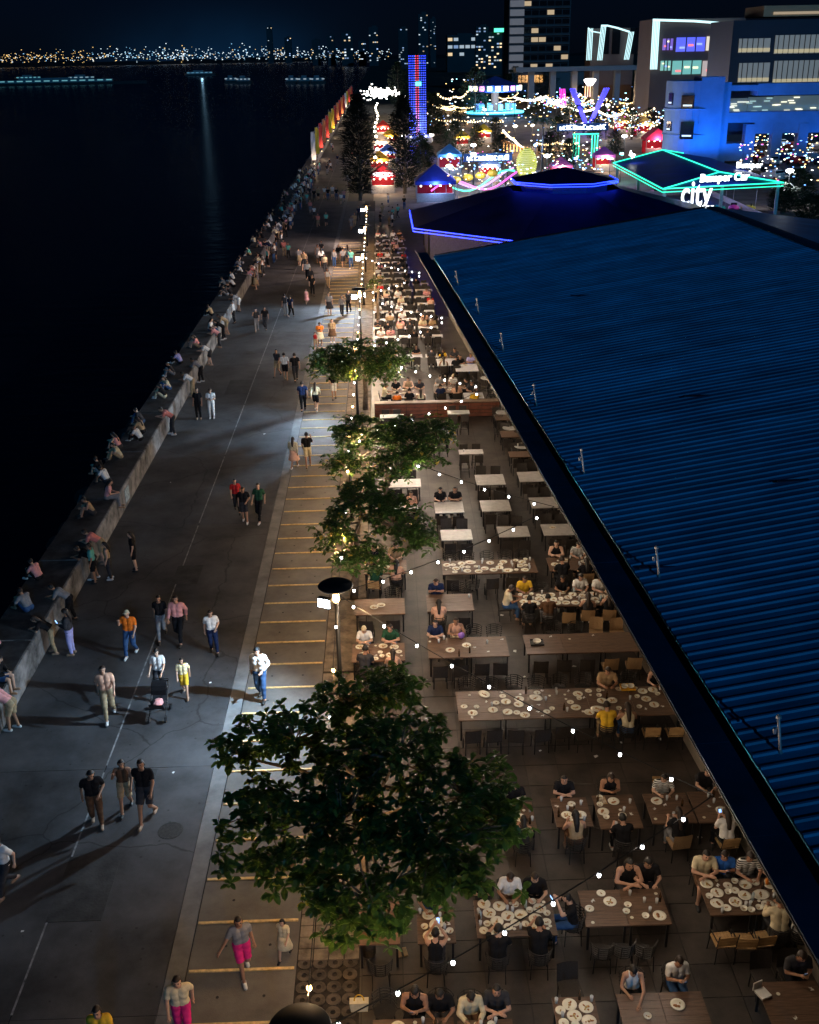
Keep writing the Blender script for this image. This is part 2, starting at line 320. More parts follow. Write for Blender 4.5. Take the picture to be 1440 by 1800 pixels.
# walkway between the bays and the terrace
walk = MB().sheet(-2.36, 8, -0.95, 150, -0.008, 1, 6).build('walkway', M_SOIL); tag(walk, 'narrow planted walkway under the lamp posts', 'path', kind='structure')
PV = MB().box((0, 0, 0.012), (0.32, 0.32, 0.04)).mesh('paver', M_PAVER)
for j in range(22):
    for i in range(4):
        if 15.3 < 12.2+j*.345 < 17.6: continue
        put('paver', PV, walk, (-2.17+i*.345, 12.2+j*.345, random.uniform(-.006, .006)), random.uniform(-.02, .02))
ring = MB()
for k in range(14):
    a0, a1 = 2*math.pi*k/14, 2*math.pi*(k+1)/14
    ring.quadlist([(r*math.cos(a), r*math.sin(a), z) for a in (a0, a1) for r, z in ((.06, .0), (.06, .025), (.16, .025), (.16, .0))], ((0, 4, 5, 1), (1, 5, 6, 2), (2, 6, 7, 3)))
ringm = ring.mesh('ring_paver', mat('dark ring paver', (.085, .066, .05), .85, .3, 3, .4, coords='World'))
for j in range(7):
    for i in range(4): put('ring_paver', ringm, walk, (-2.17+i*.335, 15.5+j*.33, 0.0))
for j in range(24):
    put('walk_slab', PV, walk, (-1.66, 22+j*5.0, 0), scale=(4.2, 15.2, .6))
# terrace floor: near tiles singly, farther on by the material
terr = MB().sheet(-0.95, 8, 9.6, 128, -0.012, 3, 10).build('terrace_floor', M_TILE); tag(terr, 'brown tiled terrace floor under the tables', 'floor', kind='structure')
_n = M_TILE.node_tree.nodes; _L = M_TILE.node_tree.links; _b = _n['Principled BSDF']
_br = _n.new('ShaderNodeTexBrick'); _br.offset = 0.0; _br.inputs['Scale'].default_value = 1.0; _br.inputs['Brick Width'].default_value = .9; _br.inputs['Row Height'].default_value = .9; _br.inputs['Mortar Size'].default_value = .014
_br.inputs['Color1'].default_value = (1, 1, 1, 1); _br.inputs['Color2'].default_value = (.7, .7, .7, 1); _br.inputs['Mortar'].default_value = (.45, .45, .45, 1)
_mx = _n.new('ShaderNodeMixRGB'); _mx.blend_type = 'MULTIPLY'; _mx.inputs[0].default_value = 1
_g = _n.new('ShaderNodeNewGeometry'); _L.new(_g.outputs['Position'], _br.inputs['Vector'])
_src = _b.inputs['Base Color'].links[0].from_socket; _L.new(_src, _mx.inputs[1]); _L.new(_br.outputs[0], _mx.inputs[2]); _L.new(_mx.outputs[0], _b.inputs['Base Color'])
TLm = MB().box((0, 0, -0.004), (0.888, 0.888, 0.02)).mesh('floor_tile', M_TILE)
for j in range(20):
    for i in range(10): put('floor_tile', TLm, terr, (-.45+i*.9, 12.15+j*.9, random.uniform(-.003, .003)))

# ------------------------------------------------------------------ restaurant with the blue ribbed roof
M_ROOF = mat('blue ribbed steel', (.018, .245, .45), 0.5, 0.14, 0.5, coords='World', spec=0.35, second=(.012, .165, .34))
_n = M_ROOF.node_tree.nodes; _L = M_ROOF.node_tree.links; _b = _n['Principled BSDF']       # rain streaks down the slope, each sheet faded a little differently
_g = _n.new('ShaderNodeNewGeometry'); _mp = _n.new('ShaderNodeMapping'); _mp.inputs['Scale'].default_value = (.22, 3.2, 1); _w = _n.new('ShaderNodeTexNoise'); _w.inputs['Scale'].default_value = 1; _w.inputs['Detail'].default_value = 6
_r = _n.new('ShaderNodeMapRange'); _r.inputs[1].default_value = .35; _r.inputs[2].default_value = .65; _r.inputs[3].default_value = .62; _r.inputs[4].default_value = 1.12
_oi = _n.new('ShaderNodeObjectInfo'); _r2 = _n.new('ShaderNodeMapRange'); _r2.inputs[3].default_value = .82; _r2.inputs[4].default_value = 1.1; _mu = _n.new('ShaderNodeMath'); _mu.operation = 'MULTIPLY'
_hs = _n.new('ShaderNodeHueSaturation'); _s = _b.inputs['Base Color'].links[0].from_socket
_L.new(_g.outputs['Position'], _mp.inputs[0]); _L.new(_mp.outputs[0], _w.inputs['Vector']); _L.new(_w.outputs[0], _r.inputs[0]); _L.new(_oi.outputs['Random'], _r2.inputs[0])
_L.new(_r.outputs[0], _mu.inputs[0]); _L.new(_r2.outputs[0], _mu.inputs[1]); _L.new(_mu.outputs[0], _hs.inputs['Value']); _L.new(_s, _hs.inputs['Color']); _L.new(_hs.outputs[0], _b.inputs['Base Color'])
M_COPE = mat('dark navy coping', (.008, .03, .07), 0.8, 0.2, 0.6, coords='World')
M_TRIM = mat('tan metal edge', (.075, .06, .048), 0.8, 0.15, 2, spec=.15)
RZ = math.atan(0.0635); SLOPE = 0.14
rest = empty('restaurant', (7.75, 0, 0), RZ); tag(rest, 'long restaurant with a blue ribbed metal roof', 'restaurant')
b = MB(); b.box((12, 44, 2.1), (19.6, 72, 4.2)); b.build('wall', mat('restaurant wall', (.2, .17, .14), 0.8, 0.1, 1), rest)
CP = MB().box((.39, 0, 4.455), (.78, 2.985, .09)); CPm = CP.mesh('coping_panel', M_COPE)
for k in range(25): put('coping_panel', CPm, rest, (0, 8.5+k*3.0, random.uniform(-.008, .008)))
TR = MB().box((-.012, 0, 4.43), (.022, 5.98, .035)).mesh('edge_trim', M_TRIM)
for k in range(13): put('edge_trim', TR, rest, (0, 8.0+k*6.0, 0))
MB().box((.95, 43.5, 4.12), (.4, 74.5, .06)).build('gutter', M_JOINT, rest)
MB().box((1.2, 43.5, 4.02), (1.9, 74.5, .05)).build('soffit', M_TRIM, rest)
def sheet_mesh():
    b = MB(); prof = []
    for k in range(3):
        y = -.63+.42*k; prof += [(y, 0), (y+.285, 0.0), (y+.312, .05), (y+.368, .05), (y+.395, 0.0)]
    prof += [(.632, 0)]; n = 9; lap = lambda i: .012*((n-i) % 3 == 0); x0, x1 = 1.04, 21.8; vs = []
    for i in range(n+1):
        x = x0+(x1-x0)*i/n
        for y, h in prof: vs.append((x, y, 4.5+(x-x0)*SLOPE+h+(.014 if i % 3 == 0 else .004*(i % 3))))
    m = len(prof); b.quadlist(vs, [(i*m+j, (i+1)*m+j, (i+1)*m+j+1, i*m+j+1) for i in range(n) for j in range(m-1)])
    b.quadlist([(x0, y, 4.5+h) for y, h in prof]+[(x0, y, 4.44) for y, h in prof], [(j, j+1, m+j+1, m+j) for j in range(m-1)])
    return b.mesh('roof_sheet', M_ROOF)
RS = sheet_mesh()
for k in range(57):
    o = put('roof_sheet', RS, rest, (random.uniform(-.012, .012), 8.6+k*1.262, random.uniform(0, .004)))
zr = 4.5+(21.8-1.04)*SLOPE
MB().quadlist([(21.7, 8, zr+.08), (22.3, 8, zr+.1), (22.3, 80.3, zr+.1), (21.7, 80.3, zr+.08), (22.9, 8, zr+.03), (22.9, 80.3, zr+.03)], [(0, 1, 2, 3), (1, 4, 5, 2)]).build('ridge_cap', M_COPE, rest)
MB().quadlist([(22.3, 8, zr+.05), (34, 8, zr-1.6), (34, 80.3, zr-1.6), (22.3, 80.3, zr+.05)], [(0, 1, 2, 3)]).build('rear_roof', M_ROOF, rest)
MB().quadlist([(1.2, 80.35, 4.55), (21.9, 80.35, zr+.1), (21.9, 80.6, zr+.1), (1.2, 80.6, 4.55), (1.2, 80.6, 3.9), (21.9, 80.6, zr-.5)], [(0, 1, 2, 3), (3, 2, 5, 4)]).build('verge_flashing', M_COPE, rest)
M_PIPE = mat('pale galvanised pipe', (.42, .44, .46), 0.45, 0.15, 9, metal=0.3)
irest = Matrix.Rotation(-RZ, 4, 'Z') @ Matrix.Translation((-7.75, 0, 0))
for px, py in ((806, 497), (843, 548), (886, 612), (944, 706), (1028, 825), (1160, 1005), (1374, 1313)):
    p = irest @ at(px, py, 4.75); z = 4.5+(p.x-1.04)*SLOPE
    v = MB(); v.tube([(p.x, p.y, z-.02), (p.x-.02, p.y, z+.08), (p.x-.16, p.y, z+.92)], [.06, .036, .036], 8)
    vp = v.build('vent_pipe', M_PIPE, rest, smooth=True)
    c = MB().lathe([(.02, .9), (.065, .92), (.06, .97), (.02, 1.0)], 8, (p.x-.16, p.y, z)); c.box((p.x-.16-.05, p.y, z+.6), (.06, .06, .14)); c.build('pipe_cap', M_PIPE, vp)
# low dark ridge clips scattered on the sheets, as seen as small dark patches
for px, py in ((1225, 690), (1395, 838), (1020, 515), (1160, 945)):
    p = irest @ at(px, py, 5.6); z = 4.5+(p.x-1.04)*SLOPE
    MB().box((p.x, p.y, z+.075), (1.1, .16, .03)).build('patch_plate', M_COPE, rest)

# ------------------------------------------------------------------ octagonal hall with blue neon eaves
M_NAVY = mat('dark navy sheet roof', (.003, .009, .085), 0.5, 0.2, 0.4, coords='World')
NEON_B = emit('blue neon', (.012, .035, 1.0), 6.5, True); NEON_G = emit('green neon', (.02, .9, .5), 2.2, True); NEON_W = emit('white neon', (.6, .95, 1.0), 1.5); LED_W = emit('white sign light', (.9, .97, 1), 5)
hall = empty('octagonal_hall', (17.8, 107, 0)); tag(hall, 'octagonal hall with dark navy roof and blue neon eaves', 'pavilion')
def octa(r, z, sx=1.0, rot=22.5): return [(r*sx*math.cos(rad(rot+45*k)), r*math.sin(rad(rot+45*k)), z) for k in range(8)]
e0, e1, e2, e3 = octa(16.2, 3.5), octa(5.6, 6.2), octa(4.4, 6.6), octa(.15, 8.3)
b = MB(); b.quadlist(e0+e1, [(k, (k+1) % 8, 8+(k+1) % 8, 8+k) for k in range(8)]); b.build('roof', M_NAVY, hall)
b = MB(); b.quadlist(octa(4.3, 5.9)+octa(4.3, 7.0), [(k, (k+1) % 8, 8+(k+1) % 8, 8+k) for k in range(8)]); cu = b.build('cupola', mat('cupola wall', (.06, .1, .25), 0.5), hall)
b = MB(); b.quadlist(octa(5.3, 7.0)+octa(.1, 8.1), [(k, (k+1) % 8, 8+(k+1) % 8, 8+k) for k in range(8)]+[tuple(range(8))]); b.build('cupola_roof', M_NAVY, cu)
b = MB(); b.prism([p[:2] for p in octa(14.6, 0)], 0, 3.45); b.build('wall', mat('hall wall', (.1, .1, .14), 0.7), hall)
def neon(name, pts, m, parent, r=.07): return MB().tube(pts, r, 6).build(name, m, parent)
for k in range(8):
    if k not in (3, 4, 5) and k not in (2,): continue
    a, c = Vector(e0[k]), Vector(e0[(k+1) % 8])
    if k == 5: continue
    if k == 2: continue
    for dz in (0.0, -.28): neon('neon_tube', [a+Vector((0, 0, dz)), c+Vector((0, 0, dz))], NEON_B, hall, .045)
for k in (3, 4, 5, 6, 7):
    a, c = Vector(octa(5.35, 7.0)[k]), Vector(octa(5.35, 7.0)[(k+1) % 8])
    for dz in (0.0, -.22): neon('neon_tube', [a+Vector((0, 0, dz)), c+Vector((0, 0, dz))], NEON_B, cu, .04)
for k in range(8):
    p = Vector(e0[k])*.9; MB().tube([(p.x, p.y, 0), (p.x, p.y, 3.4)], .12, 8).build('column', M_BLACKMETAL, hall)

# ------------------------------------------------------------------ bumper-car pavilion
bp_ = empty('bumper_car_pavilion', (36, 125, 0)); tag(bp_, 'bumper car pavilion outlined in green neon, white sign on its roof', 'pavilion')
o_ = Vector((36, 125, 0))
A, B_, C_ = at(1078, 287, 4.4)-o_, at(1165, 333, 4.4)-o_, at(1378, 322, 4.4)-o_
P_, D_ = at(1265, 303, 5.25)-o_, at(1165, 264, 5.25)-o_
E_ = C_ + (A-B_)*1.05
b = MB(); b.quadlist([A, B_, C_, P_, D_, E_], [(0, 1, 3, 4), (1, 2, 3), (2, 5, 4, 3)]); b.build('roof', mat('deep blue pavilion roof', (.015, .05, .5), 0.4, 0.15, 0.5, coords='World'), bp_)
for p, q in ((A, B_), (B_, C_), (A, D_), (D_, P_), (B_, P_), (C_, P_), (D_, D_+(E_-D_)*.45)): neon('neon_tube', [p+Vector((0, 0, .06)), q+Vector((0, 0, .06))], NEON_G, bp_, .07)
for p, q in ((A, B_), (B_, C_)): neon('neon_tube', [p+Vector((0, 0, -.3)), q+Vector((0, 0, -.3))], NEON_G, bp_, .05)
for p in (A, B_, C_, E_, (B_+C_)/2, (A+B_)/2):
    q = p*.94; MB().box((q.x, q.y, 2.2), (.3, .3, 4.3)).build('column', mat('white column', (.5, .52, .6), 0.6), bp_)
ctr = (A+B_+C_+E_)/4
b = MB(); b.prism([(p*.9).xy for p in (A, B_, C_, E_)], -.02, .12); b.build('rink_floor', mat('rink floor', (.06, .06, .08), 0.4), bp_)
b = MB()
qs = [p*.88 for p in (A, B_, C_, E_)]
for i in range(4):
    p, q = qs[i], qs[(i+1) % 4]; d = q-p; b.box(((p.x+q.x)/2, (p.y+q.y)/2, .45), (d.length, .15, .7), math.atan2(d.y, d.x))
b.build('rink_rail', mat('pale rail', (.5, .45, .4), 0.6), bp_)
dv = C_-B_; mid = B_+dv*.5+Vector((0, .15, .3))
text('roof_sign', 'Bumper Car', 1.2, mid+Vector((0, 0, .25)), rad(84), math.atan2(dv.y, dv.x), LED_W, bp_, .08, shear=.1, sx=1.0)
dv2 = B_-A; m2 = A+(B_-A)*.12+(P_-B_)*.2
text('roof_sign', 'Bumper', .95, (m2.x+.2, m2.y-.8, m2.z+.9), rad(75), math.atan2(dv2.y, dv2.x), LED_W, bp_, .06, sx=1.1)
m3 = C_+(E_-C_)*.42+Vector((0, 0, .4)); text('roof_sign', 'Bumper', 1.0, m3, rad(85), -.1, LED_W, bp_, .06)
light('pavilion_light', 'POINT', (ctr.x, ctr.y, 3.6), 900, (.35, .4, 1.0), bp_, .4)
for i, (c, rgb) in enumerate((('pink', (.7, .05, .3)), ('teal', (.02, .5, .4)), ('pink', (.7, .05, .3)), ('blue', (.05, .1, .6)), ('yellow', (.7, .5, .05)))):
    px = (1150+i*45, 1195, 1240, 1275, 1310)[0] if i == 0 else (1150, 1262, 1290, 1232, 1315)[i]
    p = at(px, 366 if i else 340, .3); r = empty('bumper_car', (p.x, p.y, .12), random.uniform(0, 6)); tag(r, '%s bumper car on the pavilion rink%s' % (c, '' if i not in (0, 2) else (', beside the rail', ', in front of the teal one')[i//2]), 'bumper car', 'bumper cars on the rink')
    MB().lathe([(.75, .08), (.85, .2), (.8, .34), (.5, .5), (.3, .55)], 14, sx=.8, sy=1.1).build('body', mat('bumper paint '+c, rgb, 0.3), r, smooth=True)
    MB().box((0, -.35, .55), (.7, .15, .5)).build('backrest', M_BLACKMETAL, r); MB().tube([(.1, -.8, .3), (.1, -.85, 2.4)], .025, 6).build('pole', M_PIPE, r)
p = atY(1222, 366, 116.5); sg = empty('city_sign', (p.x, p.y, 0)); tag(sg, 'tall white illuminated city letters on a frame before the pavilion', 'sign')
text('letters', 'city', 3.7, (0, 0, p.z+.35), rad(88), -.12, emit('letter light', (.85, .93, 1), 2.4), sg, .1, sx=.62)
MB().box((0, .15, p.z+.12), (4.2, .12, .16)).build('frame', M_BLACKMETAL, sg); MB().tube([(-1.6, .15, 0), (-1.6, .15, p.z+.2)], .07, 6).build('post', M_BLACKMETAL, sg); MB().tube([(1.6, .15, 0), (1.6, .15, p.z+.2)], .07, 6).build('post', M_BLACKMETAL, sg)
for k in range(9): MB().box((-1.9+k*.47, .05, p.z+.12), (.3, .1, .26)).build('small_light', emit('letter light', (.85, .93, 1), 3), sg)

# ================================================================== BACKGROUND
def wl(rgb, s): return emit('window light %d %d %d %d' % (rgb[0]*99, rgb[1]*99, rgb[2]*99, s*100), rgb, s)
WARM, COOL, CYAN, AMB = (1, .72, .38), (.75, .9, 1), (.3, .85, .95), (1, .5, .15)
# --- far shore: one low dark land with countless lights
shore = MB()
vs = []; n = 60
for i in range(n+1):
    x = -3600+i*7000/n; h = 14+22*abs(math.sin(i*1.7)*math.sin(i*.53)); vs += [(x, 4200, -3), (x, 4260, h*.5), (x, 4700, -3)]
shore.quadlist(vs, [(i*3+j, (i+1)*3+j, (i+1)*3+j+1, i*3+j+1) for i in range(n) for j in range(2)])
tag(shore.build('far_shore', mat('far shore land', (.006, .008, .012), 0.95)), 'low dark far shore across the bay', 'shore', kind='structure')
def dots(name, label, pts, rgb, s, size, cat='lights'):
    b = MB()
    for p, k in pts:
        b.box(p, (size*k*1.5, size*.4, size*k*.9))
    o = b.build(name, wl(rgb, s)); tag(o, label, cat, kind='stuff'); return o
pts = {0: [], 1: [], 2: []}
for i in range(900):
    px = random.uniform(-40, 690); w = math.exp(-((px-330)/220)**2)
    py = random.gauss(104-px*.011, 4.2)-random.random()**3*14*(.4+w)
    k = random.choices((0, 1, 2), ((.75, .15, .1) if px < 170 else (.15, .65, .2)))[0]
    if random.random() < .55+.45*w or px < 160: pts[k].append((atY(px, py, 4150+random.uniform(-40, 40)), random.uniform(.5, 1.35)))
dots('shore_lights_amber', 'amber lights strung along the far shore', pts[0], (1, .62, .2), 1.4, 2.0)
dots('shore_lights_white', 'white lights strung along the far shore', pts[1], (.75, .9, 1), 1.6, 2.0)
dots('shore_lights_blue', 'blue lights strung along the far shore', pts[2], (.3, .65, 1), 1.4, 2.0)
# --- skyline towers
M_TOWER = mat('dark tower facade', (.03, .033, .04), 0.6, 0.15, 0.05, coords='World')
def tower(px0, px1, pyt, Y, nlit, label, tops=None, cols=None):
    a, c = atY(px0, pyt, Y), atY(px1, pyt, Y); w = c.x-a.x; h = a.z; d = w*.8
    t = empty('high_rise', ((a.x+c.x)/2, Y, 0)); tag(t, label, 'tower', 'skyline towers')
    b = MB(); b.box((0, 0, h*.5-.5), (w, d, h+1)); b.build('wall', M_TOWER, t)
    b = MB(); b.box((w*.1, 0, h+h*.02), (w*.5, d*.5, h*.045)); b.tube([(w*.1, 0, h), (w*.1, 0, h*1.12)], w*.012, 5); b.build('roof_plant', M_TOWER, t)
    nc, nr = 5, max(5, int(h/(w*.22))); cells = [(i, j) for i in range(nc) for j in range(2, nr)]; random.shuffle(cells)
    me = {}
    for i, j in cells[:nlit]:
        rgb = random.choice(cols or (WARM, COOL, COOL, (.4, .6, 1)))
        if rgb not in me: me[rgb] = MB().box((0, 0, 0), (w/nc*.75, .5, h/nr*.42)).mesh('window', wl(rgb, random.choice((.5, .9, 1.6))))
        put('window', me[rgb], t, (-w/2+w*(i+.5)/nc, -d/2-.15, h*(j+.4)/nr))
    return t
tw = [(468, 478, 48, 3300, 6, 'thin dark tower standing alone above the far shore lights'), (500, 512, 66, 3300, 5, 'low slim tower just along from the lone thin tower'),
      (548, 562, 70, 2400, 8, 'squat tower with few lit windows at the promenade vanishing point'), (575, 588, 63, 2300, 8, 'pale-lit narrow tower behind the flags end'), (600, 620, 58, 2200, 12, 'broad tower with scattered windows above the flag row'),
      (630, 643, 72, 2100, 9, 'short tower between the broad one and the twin-crowned one'), (648, 664, 48, 2000, 12, 'tall dim tower above the food stalls'), (700, 716, 50, 1500, 12, 'dim grey tower just seaward of the drop ride'),
      (735, 752, 25, 1500, 14, 'tallest dark tower with a lit crown behind the drop ride'), (756, 766, 33, 1600, 12, 'slender tower with a column of lit windows'), (785, 836, 62, 1200, 10, 'wide low block with a lit roof edge'),
      (836, 858, 47, 1000, 22, 'office tower with blue lit side and a green roof sign'), (858, 882, 56, 1000, 20, 'office block with rows of amber windows')]
for t in tw: tower(*t)
gs = atY(878, 53, 990); o = MB().box((0, 0, 0), (9, 1, 3)).build('roof_sign', wl((.1, .9, .5), 2), None, gs); tag(o, 'small green sign on the office roof', 'sign')
# --- hotel tower with balconies
Y = 560; a, c = atY(892, -60, Y), atY(1000, -60, Y); base = empty('hotel_tower', ((a.x+c.x)/2, Y, 0)); w = c.x-a.x; h = a.z
tag(base, 'big dark hotel tower with stacked balconies and amber windows', 'tower')
MB().box((0, 0, h/2), (w, 22, h)).build('wall', mat('hotel facade', (.07, .07, .08), 0.7, 0.15, .2), base)
fl = 3.9; LG = MB().box((0, 0, 0), (w*.74, 1.4, .5)).mesh('balcony_slab', mat('balcony slab', (.12, .12, .13), 0.7)); PB = MB().box((0, 0, 0), (w*.23, .4, fl*.72)).mesh('bay_window', mat('grey lit bay', (.35, .33, .33), 0.5)); 
PB.materials[0] = wl((.55, .5, .5), .16)
WN = MB().box((0, 0, 0), (3.2, .4, 2.0)).mesh('window', wl(WARM, .5)); WD = MB().box((0, 0, 0), (3.2, .4, 2.0)).mesh('window', mat('dark pane', (.01, .012, .016), 0.1, spec=.8))
for k in range(int(h/fl)):
    z = 6+k*fl
    put('balcony_slab', LG, base, (w*.12, -11.5, z)); put('bay_window', PB, base, (-w*.37, -11.2, z+fl*.5))
    for i in range(6): put('window', WN if random.random() < .15 else WD, base, (-w*.2+i*w*.125, -11.15, z+1.9))
pod = empty('hotel_podium', (base.location.x+4, Y-18, 0)); tag(pod, 'low grey podium at the foot of the hotel with an amber lit lobby', 'building')
MB().box((0, 0, 4.5), (w*1.25, 14, 9)).build('wall', mat('podium wall', (.16, .15, .16), .7), pod)
for k in range(7): MB().box((-w*.5+k*1.7, -7.15, 6.5), (1.3, .3, 3.2)).build('window', wl(AMB, 1.2), pod)
# --- shopping mall: swept facades outlined in white neon
def slabface(parent, name, p0, p1, m, th=1.0):
    d = (p1.xy-p0.xy); L_ = d.length; o = MB().box((0, 0, 0), (L_, th, abs(p1.z-p0.z))).build(name, m, parent, (p0+p1)/2-parent.location, math.atan2(d.y, d.x)); return o
M_MALL = mat('brown mall wall', (.16, .11, .1), 0.7, 0.12, .08, coords='World')
def neonbars(parent, p_top, p_bot, n, sp):
    for k in range(n): neon('neon_tube', [p_top+Vector((k*sp, -.4, 0)), p_bot+Vector((k*sp, -.4, 0))], NEON_W, parent, .14)
Y = 430; q = atY(1075, 120, Y); ml = empty('mall_wing', (q.x, Y, 0)); tag(ml, 'far mall wing with white neon columns and an arched neon edge', 'building'); O = ml.location
a, c = atY(1040, 50, Y), atY(1112, 118, Y); MB().box((0, 6, (a.z+c.z)/2-6), (c.x-a.x, 12, a.z-c.z+12)).build('wall', M_MALL, ml)
for x0, y0, x1, y1 in ((1034, 50, 1031, 106), (1057, 46, 1050, 106), (1106, 56, 1097, 105)):
    neonbars(ml, atY(x0, y0, Y-1)-O, atY(x1, y1, Y-1)-O, 4, .55)
neon('neon_tube', [atY(x, y, Y-1.2)-O for x, y in ((1057, 45), (1068, 45), (1085, 49), (1107, 56))], NEON_W, ml, .3)
neon('neon_tube', [atY(x, y, Y-1.2)-O for x, y in ((1034, 49), (1040, 55), (1057, 58))], NEON_W, ml, .2)
for x0 in (1064, 1083, 1114): 
    p = atY(x0, 72, Y-.1)-O; MB().box(p, (3, .5, 9)).build('window', mat('dark pane', (.01, .012, .016), 0.1, spec=.8), ml)
bd = empty('elevated_road', (0, 410, 0)); tag(bd, 'pale elevated roadway crossing behind the trees', 'bridge')
a, c = atY(905, 124, 410), atY(1190, 116, 410); MB().box(((a.x+c.x)/2, 0, (a.z+c.z)/2), (c.x-a.x, 8, 1.5)).build('deck', mat('road deck', (.3, .32, .36), .8), bd)
for k in range(7): MB().box((a.x+6+k*(c.x-a.x-12)/6, 0, a.z/2-.5), (2, 3, a.z)).build('pier', mat('road deck', (.3, .3, .3), .8), bd)
Y = 300; q = atY(1225, 100, Y); mm = empty('shopping_mall', (q.x, Y, 0)); tag(mm, 'brown mall block with a white neon edge and lit shop windows', 'building'); O = mm.location
a, c = atY(1146, 34, Y), atY(1297, 145, Y); MB().box((0, 8, (a.z+c.z)/2-8), (c.x-a.x, 16, a.z-c.z+16)).build('wall', M_MALL, mm)
neonbars(mm, atY(1148, 36, Y-.6)-O, atY(1143, 122, Y-.6)-O, 5, .4)
neon('neon_tube', [atY(1148, 35, Y-.8)-O, atY(1220, 37, Y-.8)-O, atY(1298, 43, Y-.8)-O], NEON_W, mm, .28)
for x0, y0, x1, y1, rgb, s in ((1166, 68, 1182, 88, (.3, .15, .9), .6), (1190, 66, 1238, 90, (.1, .12, 1), 1.0), (1243, 64, 1290, 88, (1, .9, .7), .8), (1162, 107, 1178, 124, (.3, .8, .7), .6), (1183, 107, 1231, 130, (.25, .8, .72), .55), (1236, 107, 1289, 133, (.9, .75, .7), .5)):
    p, r = atY(x0, y0, Y-.2)-O, atY(x1, y1, Y-.2)-O; wn = MB().box((p+r)/2, (r.x-p.x, .5, p.z-r.z)).build('shop_window', wl(rgb, s), mm)
    for k in range(3): MB().box((p+r)/2+Vector(((k-1)*(r.x-p.x)*.3, -.35, random.uniform(-.3, .3)*(p.z-r.z))), ((r.x-p.x)*.18, .2, (p.z-r.z)*.14)).build('sign_panel', wl(random.choice(((1, 1, .6), (1, .2, .2), (1, 1, 1), (.3, .4, 1))), 1.4), wn)
    for k in range(1, 3): MB().box((p.x+(r.x-p.x)*k/3, p.y-.3, (p.z+r.z)/2), (.25, .2, p.z-r.z)).build('mullion', M_BLACKMETAL, wn)
# upper office floors, dark with curtained windows
Y = 235; q = atY(1380, 100, Y); of = empty('office_block', (q.x, Y, 0)); tag(of, 'dark office block with two rows of curtained windows above the blue building', 'building'); O = of.location
a, c = atY(1290, 36, Y), atY(1560, 150, Y); MB().box(((a.x+c.x)/2-O.x, 8, (a.z+c.z)/2-8), (c.x-a.x, 16, a.z-c.z+16)).build('wall', mat('dark navy facade', (.012, .022, .05), .6, .1, .1), of)
for x0, y0, x1, y1 in ((1300, 68, 1352, 92), (1364, 62, 1500, 92), (1300, 111, 1350, 144), (1362, 107, 1500, 144)):
    p, r = atY(x0, y0, Y-.2)-O, atY(x1, y1, Y-.2)-O; wn = MB().box((p+r)/2, (r.x-p.x, .3, p.z-r.z)).build('window', wl((.42, .46, .45), .22), of)
    for k in range(int((r.x-p.x)/1.1)): MB().box((p.x+.6+k*1.1, p.y-.25, (p.z+r.z)/2), (.12, .15, (p.z-r.z))).build('mullion', M_BLACKMETAL, wn)
    MB().box(((p.x+r.x)/2, p.y-.25, r.z+.5), (r.x-p.x, .15, .7)).build('lit_sill', wl((.9, .75, .4), .45), wn)
rf = MB().box(((a.x+c.x)/2-O.x+3, 6, a.z+1.6), (c.x-a.x-6, 12, 2.0)).build('roof_deck', mat('lit roof deck', (.35, .28, .18), .8), of)
MB().box(((a.x+c.x)/2-O.x+3, -.1, a.z+1.2), (c.x-a.x-10, .2, .5)).build('lit_strip', wl(WARM, .35), rf)
# --- blue-lit building
Y = 190; q = atY(1240, 290, Y); bb = empty('blue_lit_building', (q.x, Y, 0)); tag(bb, 'pale multi-storey building washed in blue light with a rounded corner', 'building'); O = bb.location
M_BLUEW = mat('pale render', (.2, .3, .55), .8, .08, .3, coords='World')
def px2(x, y, Y=190): return atY(x, y, Y)-O
top = px2(1190, 143).z; b = MB()
xl, xr = px2(1182, 200).x, px2(1228, 200).x; cx, rr = xr-.2, xr-xl
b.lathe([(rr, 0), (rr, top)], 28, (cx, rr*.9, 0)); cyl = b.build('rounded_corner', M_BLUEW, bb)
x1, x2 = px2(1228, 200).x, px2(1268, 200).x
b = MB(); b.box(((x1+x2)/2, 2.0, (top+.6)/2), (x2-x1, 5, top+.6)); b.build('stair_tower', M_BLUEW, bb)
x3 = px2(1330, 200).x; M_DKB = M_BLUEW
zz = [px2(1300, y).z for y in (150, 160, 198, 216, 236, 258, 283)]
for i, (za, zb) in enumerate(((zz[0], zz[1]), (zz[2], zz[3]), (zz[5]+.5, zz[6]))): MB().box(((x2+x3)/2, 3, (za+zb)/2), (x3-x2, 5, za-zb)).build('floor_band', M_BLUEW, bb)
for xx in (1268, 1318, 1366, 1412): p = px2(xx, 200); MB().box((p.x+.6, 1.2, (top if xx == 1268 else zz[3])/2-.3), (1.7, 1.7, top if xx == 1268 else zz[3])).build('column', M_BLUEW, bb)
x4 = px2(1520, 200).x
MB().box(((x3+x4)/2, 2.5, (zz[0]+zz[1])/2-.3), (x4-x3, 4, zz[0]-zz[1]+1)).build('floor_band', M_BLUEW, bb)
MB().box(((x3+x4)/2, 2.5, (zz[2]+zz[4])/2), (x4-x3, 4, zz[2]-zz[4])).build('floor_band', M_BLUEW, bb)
MB().box(((x2+x4)/2, 8, (top+zz[4])/2-.6), (x4-x2, 6, top-zz[4]-.4)).build('inner_wall', mat('inner wall', (.05, .07, .12), .6), bb)
